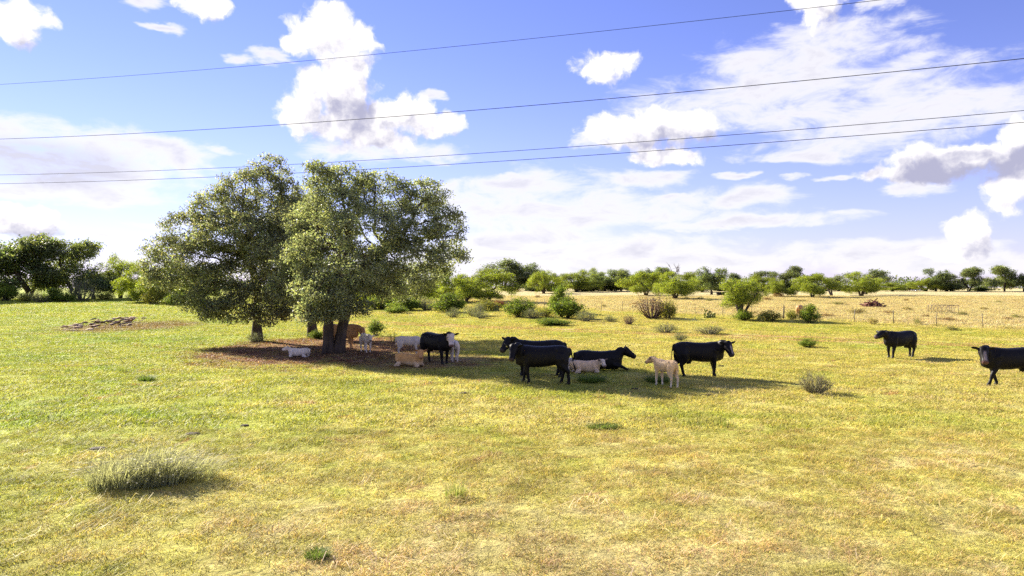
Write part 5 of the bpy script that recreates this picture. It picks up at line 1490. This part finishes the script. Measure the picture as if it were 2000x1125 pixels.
# ------------------------------------------------------------------ odds and ends
def build_stones():
    rng = np.random.default_rng(21)
    P = ground_at(212, 640)
    o = thing('stone_pile', 'long low heap of brown and pale field stones and broken wood on bare earth', 'stone pile', P)
    def stone(seed):
        r = np.random.default_rng(seed); mb = MB()
        n, m_ = 7, 9
        V = [(0, 0, .5)]
        for i in range(1, n - 1):
            th = PI * i / (n - 1)
            for j in range(m_):
                ph = 2 * PI * j / m_; k = 1 + r.normal() * .13
                V.append((.5 * k * math.sin(th) * math.cos(ph), .5 * k * math.sin(th) * math.sin(ph), .5 * k * math.cos(th)))
        V.append((0, 0, -.5)); last = len(V) - 1
        Tt = [(0, 1 + j, 1 + (j + 1) % m_) for j in range(m_)]; Q = []
        for i in range(n - 3):
            for j in range(m_):
                a = 1 + i * m_ + j; b = 1 + i * m_ + (j + 1) % m_
                Q.append((a, a + m_, b + m_, b))
        s0 = 1 + (n - 3) * m_
        Tt += [(last, s0 + (j + 1) % m_, s0 + j) for j in range(m_)]
        c = [(0.26, 0.14, 0.075), (0.33, 0.20, 0.12), (0.18, 0.10, 0.075), (0.29, 0.16, 0.08), (0.44, 0.30, 0.20), (0.22, 0.135, 0.065)][seed % 6]
        mb.add(V, Q, Tt, c); me = mb.mesh('stone'); me.materials.append(M['rock']); return me
    protos = [stone(i) for i in range(12)]
    s_ = ppm(P.y)
    for k in range(72):
        u = rng.uniform(-1, 1); px = 205 + u * 82
        depth = rng.uniform(-1, 1) * (1 - .55 * abs(u))
        py = 634 - (px - 205) * .10 + depth * 11
        q = ground_at(px, py)
        w = rng.uniform(.25, .95) * (1.0 if abs(u) < .7 else .7)
        hgt = w * rng.uniform(.2, .38)
        st = obj('stone', protos[rng.integers(12)], None, o, (q.x - P.x, q.y - P.y, float(q.z - P.z) + hgt * .22 + (0.16 * rng.uniform() if abs(depth) < .4 and abs(u) < .6 else 0)))
        st.rotation_euler = (rng.normal() * .2, rng.normal() * .2, rng.uniform(0, 6.28)); st.scale = (w, w * rng.uniform(.5, .9), hgt)
    for k in range(9):
        q = ground_at(205 + rng.uniform(-40, 40), 632 + rng.uniform(-7, 7))
        mb = MB(); L = rng.uniform(.6, 1.5)
        mb.tube([(-L / 2, 0, 0), (0, .05, .04), (L / 2, 0, .02)], [.05, .065, .045], 7, (.13, .09, .09))
        b = obj('branch', mb.mesh('branch', True), M['wood'], o, (q.x - P.x, q.y - P.y, float(q.z - P.z) + .24)); b.rotation_euler = (0, rng.normal() * .2, rng.uniform(0, 6.28))
build_stones()

def build_feeder():
    P = ground_at(1842, 612); s_ = ppm(P.y)
    W, H, D = 47 * s_, 16 * s_, 1.1
    o = thing('hay_feeder', 'rusty metal hay feeder of bars with crossed bracing in the straw field', 'hay feeder', P, R(-14))
    c = (0.20, 0.14, 0.09)
    def bar(nm, a, b, r=.024):
        mb = MB(); mb.tube([a, b], r, 7, c); obj(nm, mb.mesh(nm, True), M['steel'], o)
    x0, x1 = -W / 2, W / 2
    for y in (-D / 2, D / 2):
        bar('rail', (x0, y, H), (x1, y, H)); bar('rail', (x0, y, .12), (x1, y, .12), .035)
        n = 5
        for k in range(n):
            a = x0 + (x1 - x0) * .76 * k / n; b = x0 + (x1 - x0) * .76 * (k + 1) / n
            bar('brace', (a, y, .12), (b, y, H), .013); bar('brace', (b, y, .12), (a, y, H), .013)
        for x in (x0, x0 + W * .74, x0 + W * .80, x1): bar('post', (x, y, 0), (x, y, H), .028)
    for x in (x0, x1):
        bar('rail', (x, -D / 2, H), (x, D / 2, H)); bar('rail', (x, -D / 2, .12), (x, D / 2, .12))
build_feeder()

def build_brush_pile():
    rng = np.random.default_rng(31)
    P = ground_at(1704, 600); s_ = ppm(P.y)
    o = thing('brush_pile', 'heap of reddish brown cut branches lying in the straw field', 'brush pile', P)
    W, H = 36 * s_, 14 * s_
    for k in range(60):
        a = rng.uniform(0, 6.28); r = W / 2 * math.sqrt(rng.uniform()); z = H * (1 - (r / (W / 2)) ** 1.3) * rng.uniform(.3, 1.0)
        c = np.array([r * math.cos(a), r * math.sin(a), z + .06]); d = rng.normal(size=3); d[2] *= .45; d = unit(d); L = rng.uniform(.7, 2.0)
        if (c - abs(d) * L / 2)[2] < .02: d[2] *= .2
        mb = MB(); col = np.array([(0.17, 0.07, 0.045), (0.21, 0.10, 0.06), (0.13, 0.055, 0.05)][k % 3])
        mb.tube([c - d * L / 2, c + rng.normal(size=3) * .08, c + d * L / 2], [.07, .08, .04], 6, col); obj('branch', mb.mesh('branch', True), M['wood'], o)
build_brush_pile()

def build_house():
    d = 262.0; x = (1783 - 1000) / FPX * d; z = float(gz(x, d))
    o = thing('farm_house', 'small white farm house with a grey gable roof far behind the field', 'house', (x, d, z), R(12))
    top = CAMH + (HORIZON - 561) / FPX * d
    h = top - z
    eave = h - 1.5
    mb = MB(); W, D = 3.4, 4.2
    mb.box((0, 0, eave / 2), (W, D, eave / 2), 0, (.72, .71, .70))
    mb.add([(-W, -D, eave), (W, -D, eave), (0, -D, h - .12)], None, [(0, 1, 2)], (.72, .71, .70)); mb.add([(-W, D, eave), (W, D, eave), (0, D, h - .12)], None, [(0, 2, 1)], (.72, .71, .70))
    obj('wall', mb.mesh('wall'), M['paint'], o)
    rb = MB()
    for sx in (-1, 1):
        a = np.array([sx * (W + .4), 0, eave - .18]); b = np.array([0, 0, h]); n = np.array([0, 0, .12])
        V = [a + (0, -D - .4, 0), a + (0, D + .4, 0), b + (0, D + .4, 0), b + (0, -D - .4, 0)]; V = [np.array(v, float) for v in V]; V += [v + n for v in V]
        rb.add(V, [(0, 1, 2, 3), (7, 6, 5, 4), (0, 4, 5, 1), (1, 5, 6, 2), (2, 6, 7, 3), (3, 7, 4, 0)], None, (.42, .42, .45))
    obj('roof', rb.mesh('roof'), M['paint'], o)
    for wx in (-1.7, 1.7):
        wb = MB(); wb.box((wx, -D - .02, eave * .6), (.5, .04, .65), 0, (.08, .09, .11)); obj('window', wb.mesh('window'), M['paint'], o)
    wb = MB(); wb.box((0, -D - .02, 1.0), (.5, .04, 1.0), 0, (.25, .16, .1)); obj('door', wb.mesh('door'), M['paint'], o)
build_house()

def build_dung():
    rng = np.random.default_rng(41)
    spots = [(376, 848, 34), (190, 877, 30), (478, 832, 16), (1383, 772, 18), (905, 768, 20), (1408, 715, 12), (570, 740, 18), (1240, 760, 14)]
    for px, py, w in spots:
        P = ground_at(px, py); s_ = ppm(P.y); Rr = min(w * s_ / 2, .15)
        mb = MB(); n = 16
        ring = lambda k, z: [(Rr * k * (1 + .16 * math.sin(3 * a + px)) * math.cos(a), Rr * k * (1 + .16 * math.sin(2 * a + py)) * math.sin(a), z) for a in np.arange(n) * 2 * PI / n]
        V = ring(1.0, -.01) + ring(.95, .02) + ring(.7, .035) + ring(.4, .03) + [(0, 0, .045)]
        Q = [(i * n + j, i * n + (j + 1) % n, (i + 1) * n + (j + 1) % n, (i + 1) * n + j) for i in range(3) for j in range(n)]
        mb.add(V, Q, [(3 * n + j, 3 * n + (j + 1) % n, 4 * n) for j in range(n)], (.035, .022, .012))
        tag(obj('cow_pat', mb.mesh('cow_pat', True), M['rock'], None, P, rng.uniform(0, 6)), 'dark dried cow pat lying in the short grass', 'cow pat', 'cow pats in the pasture')
build_dung()
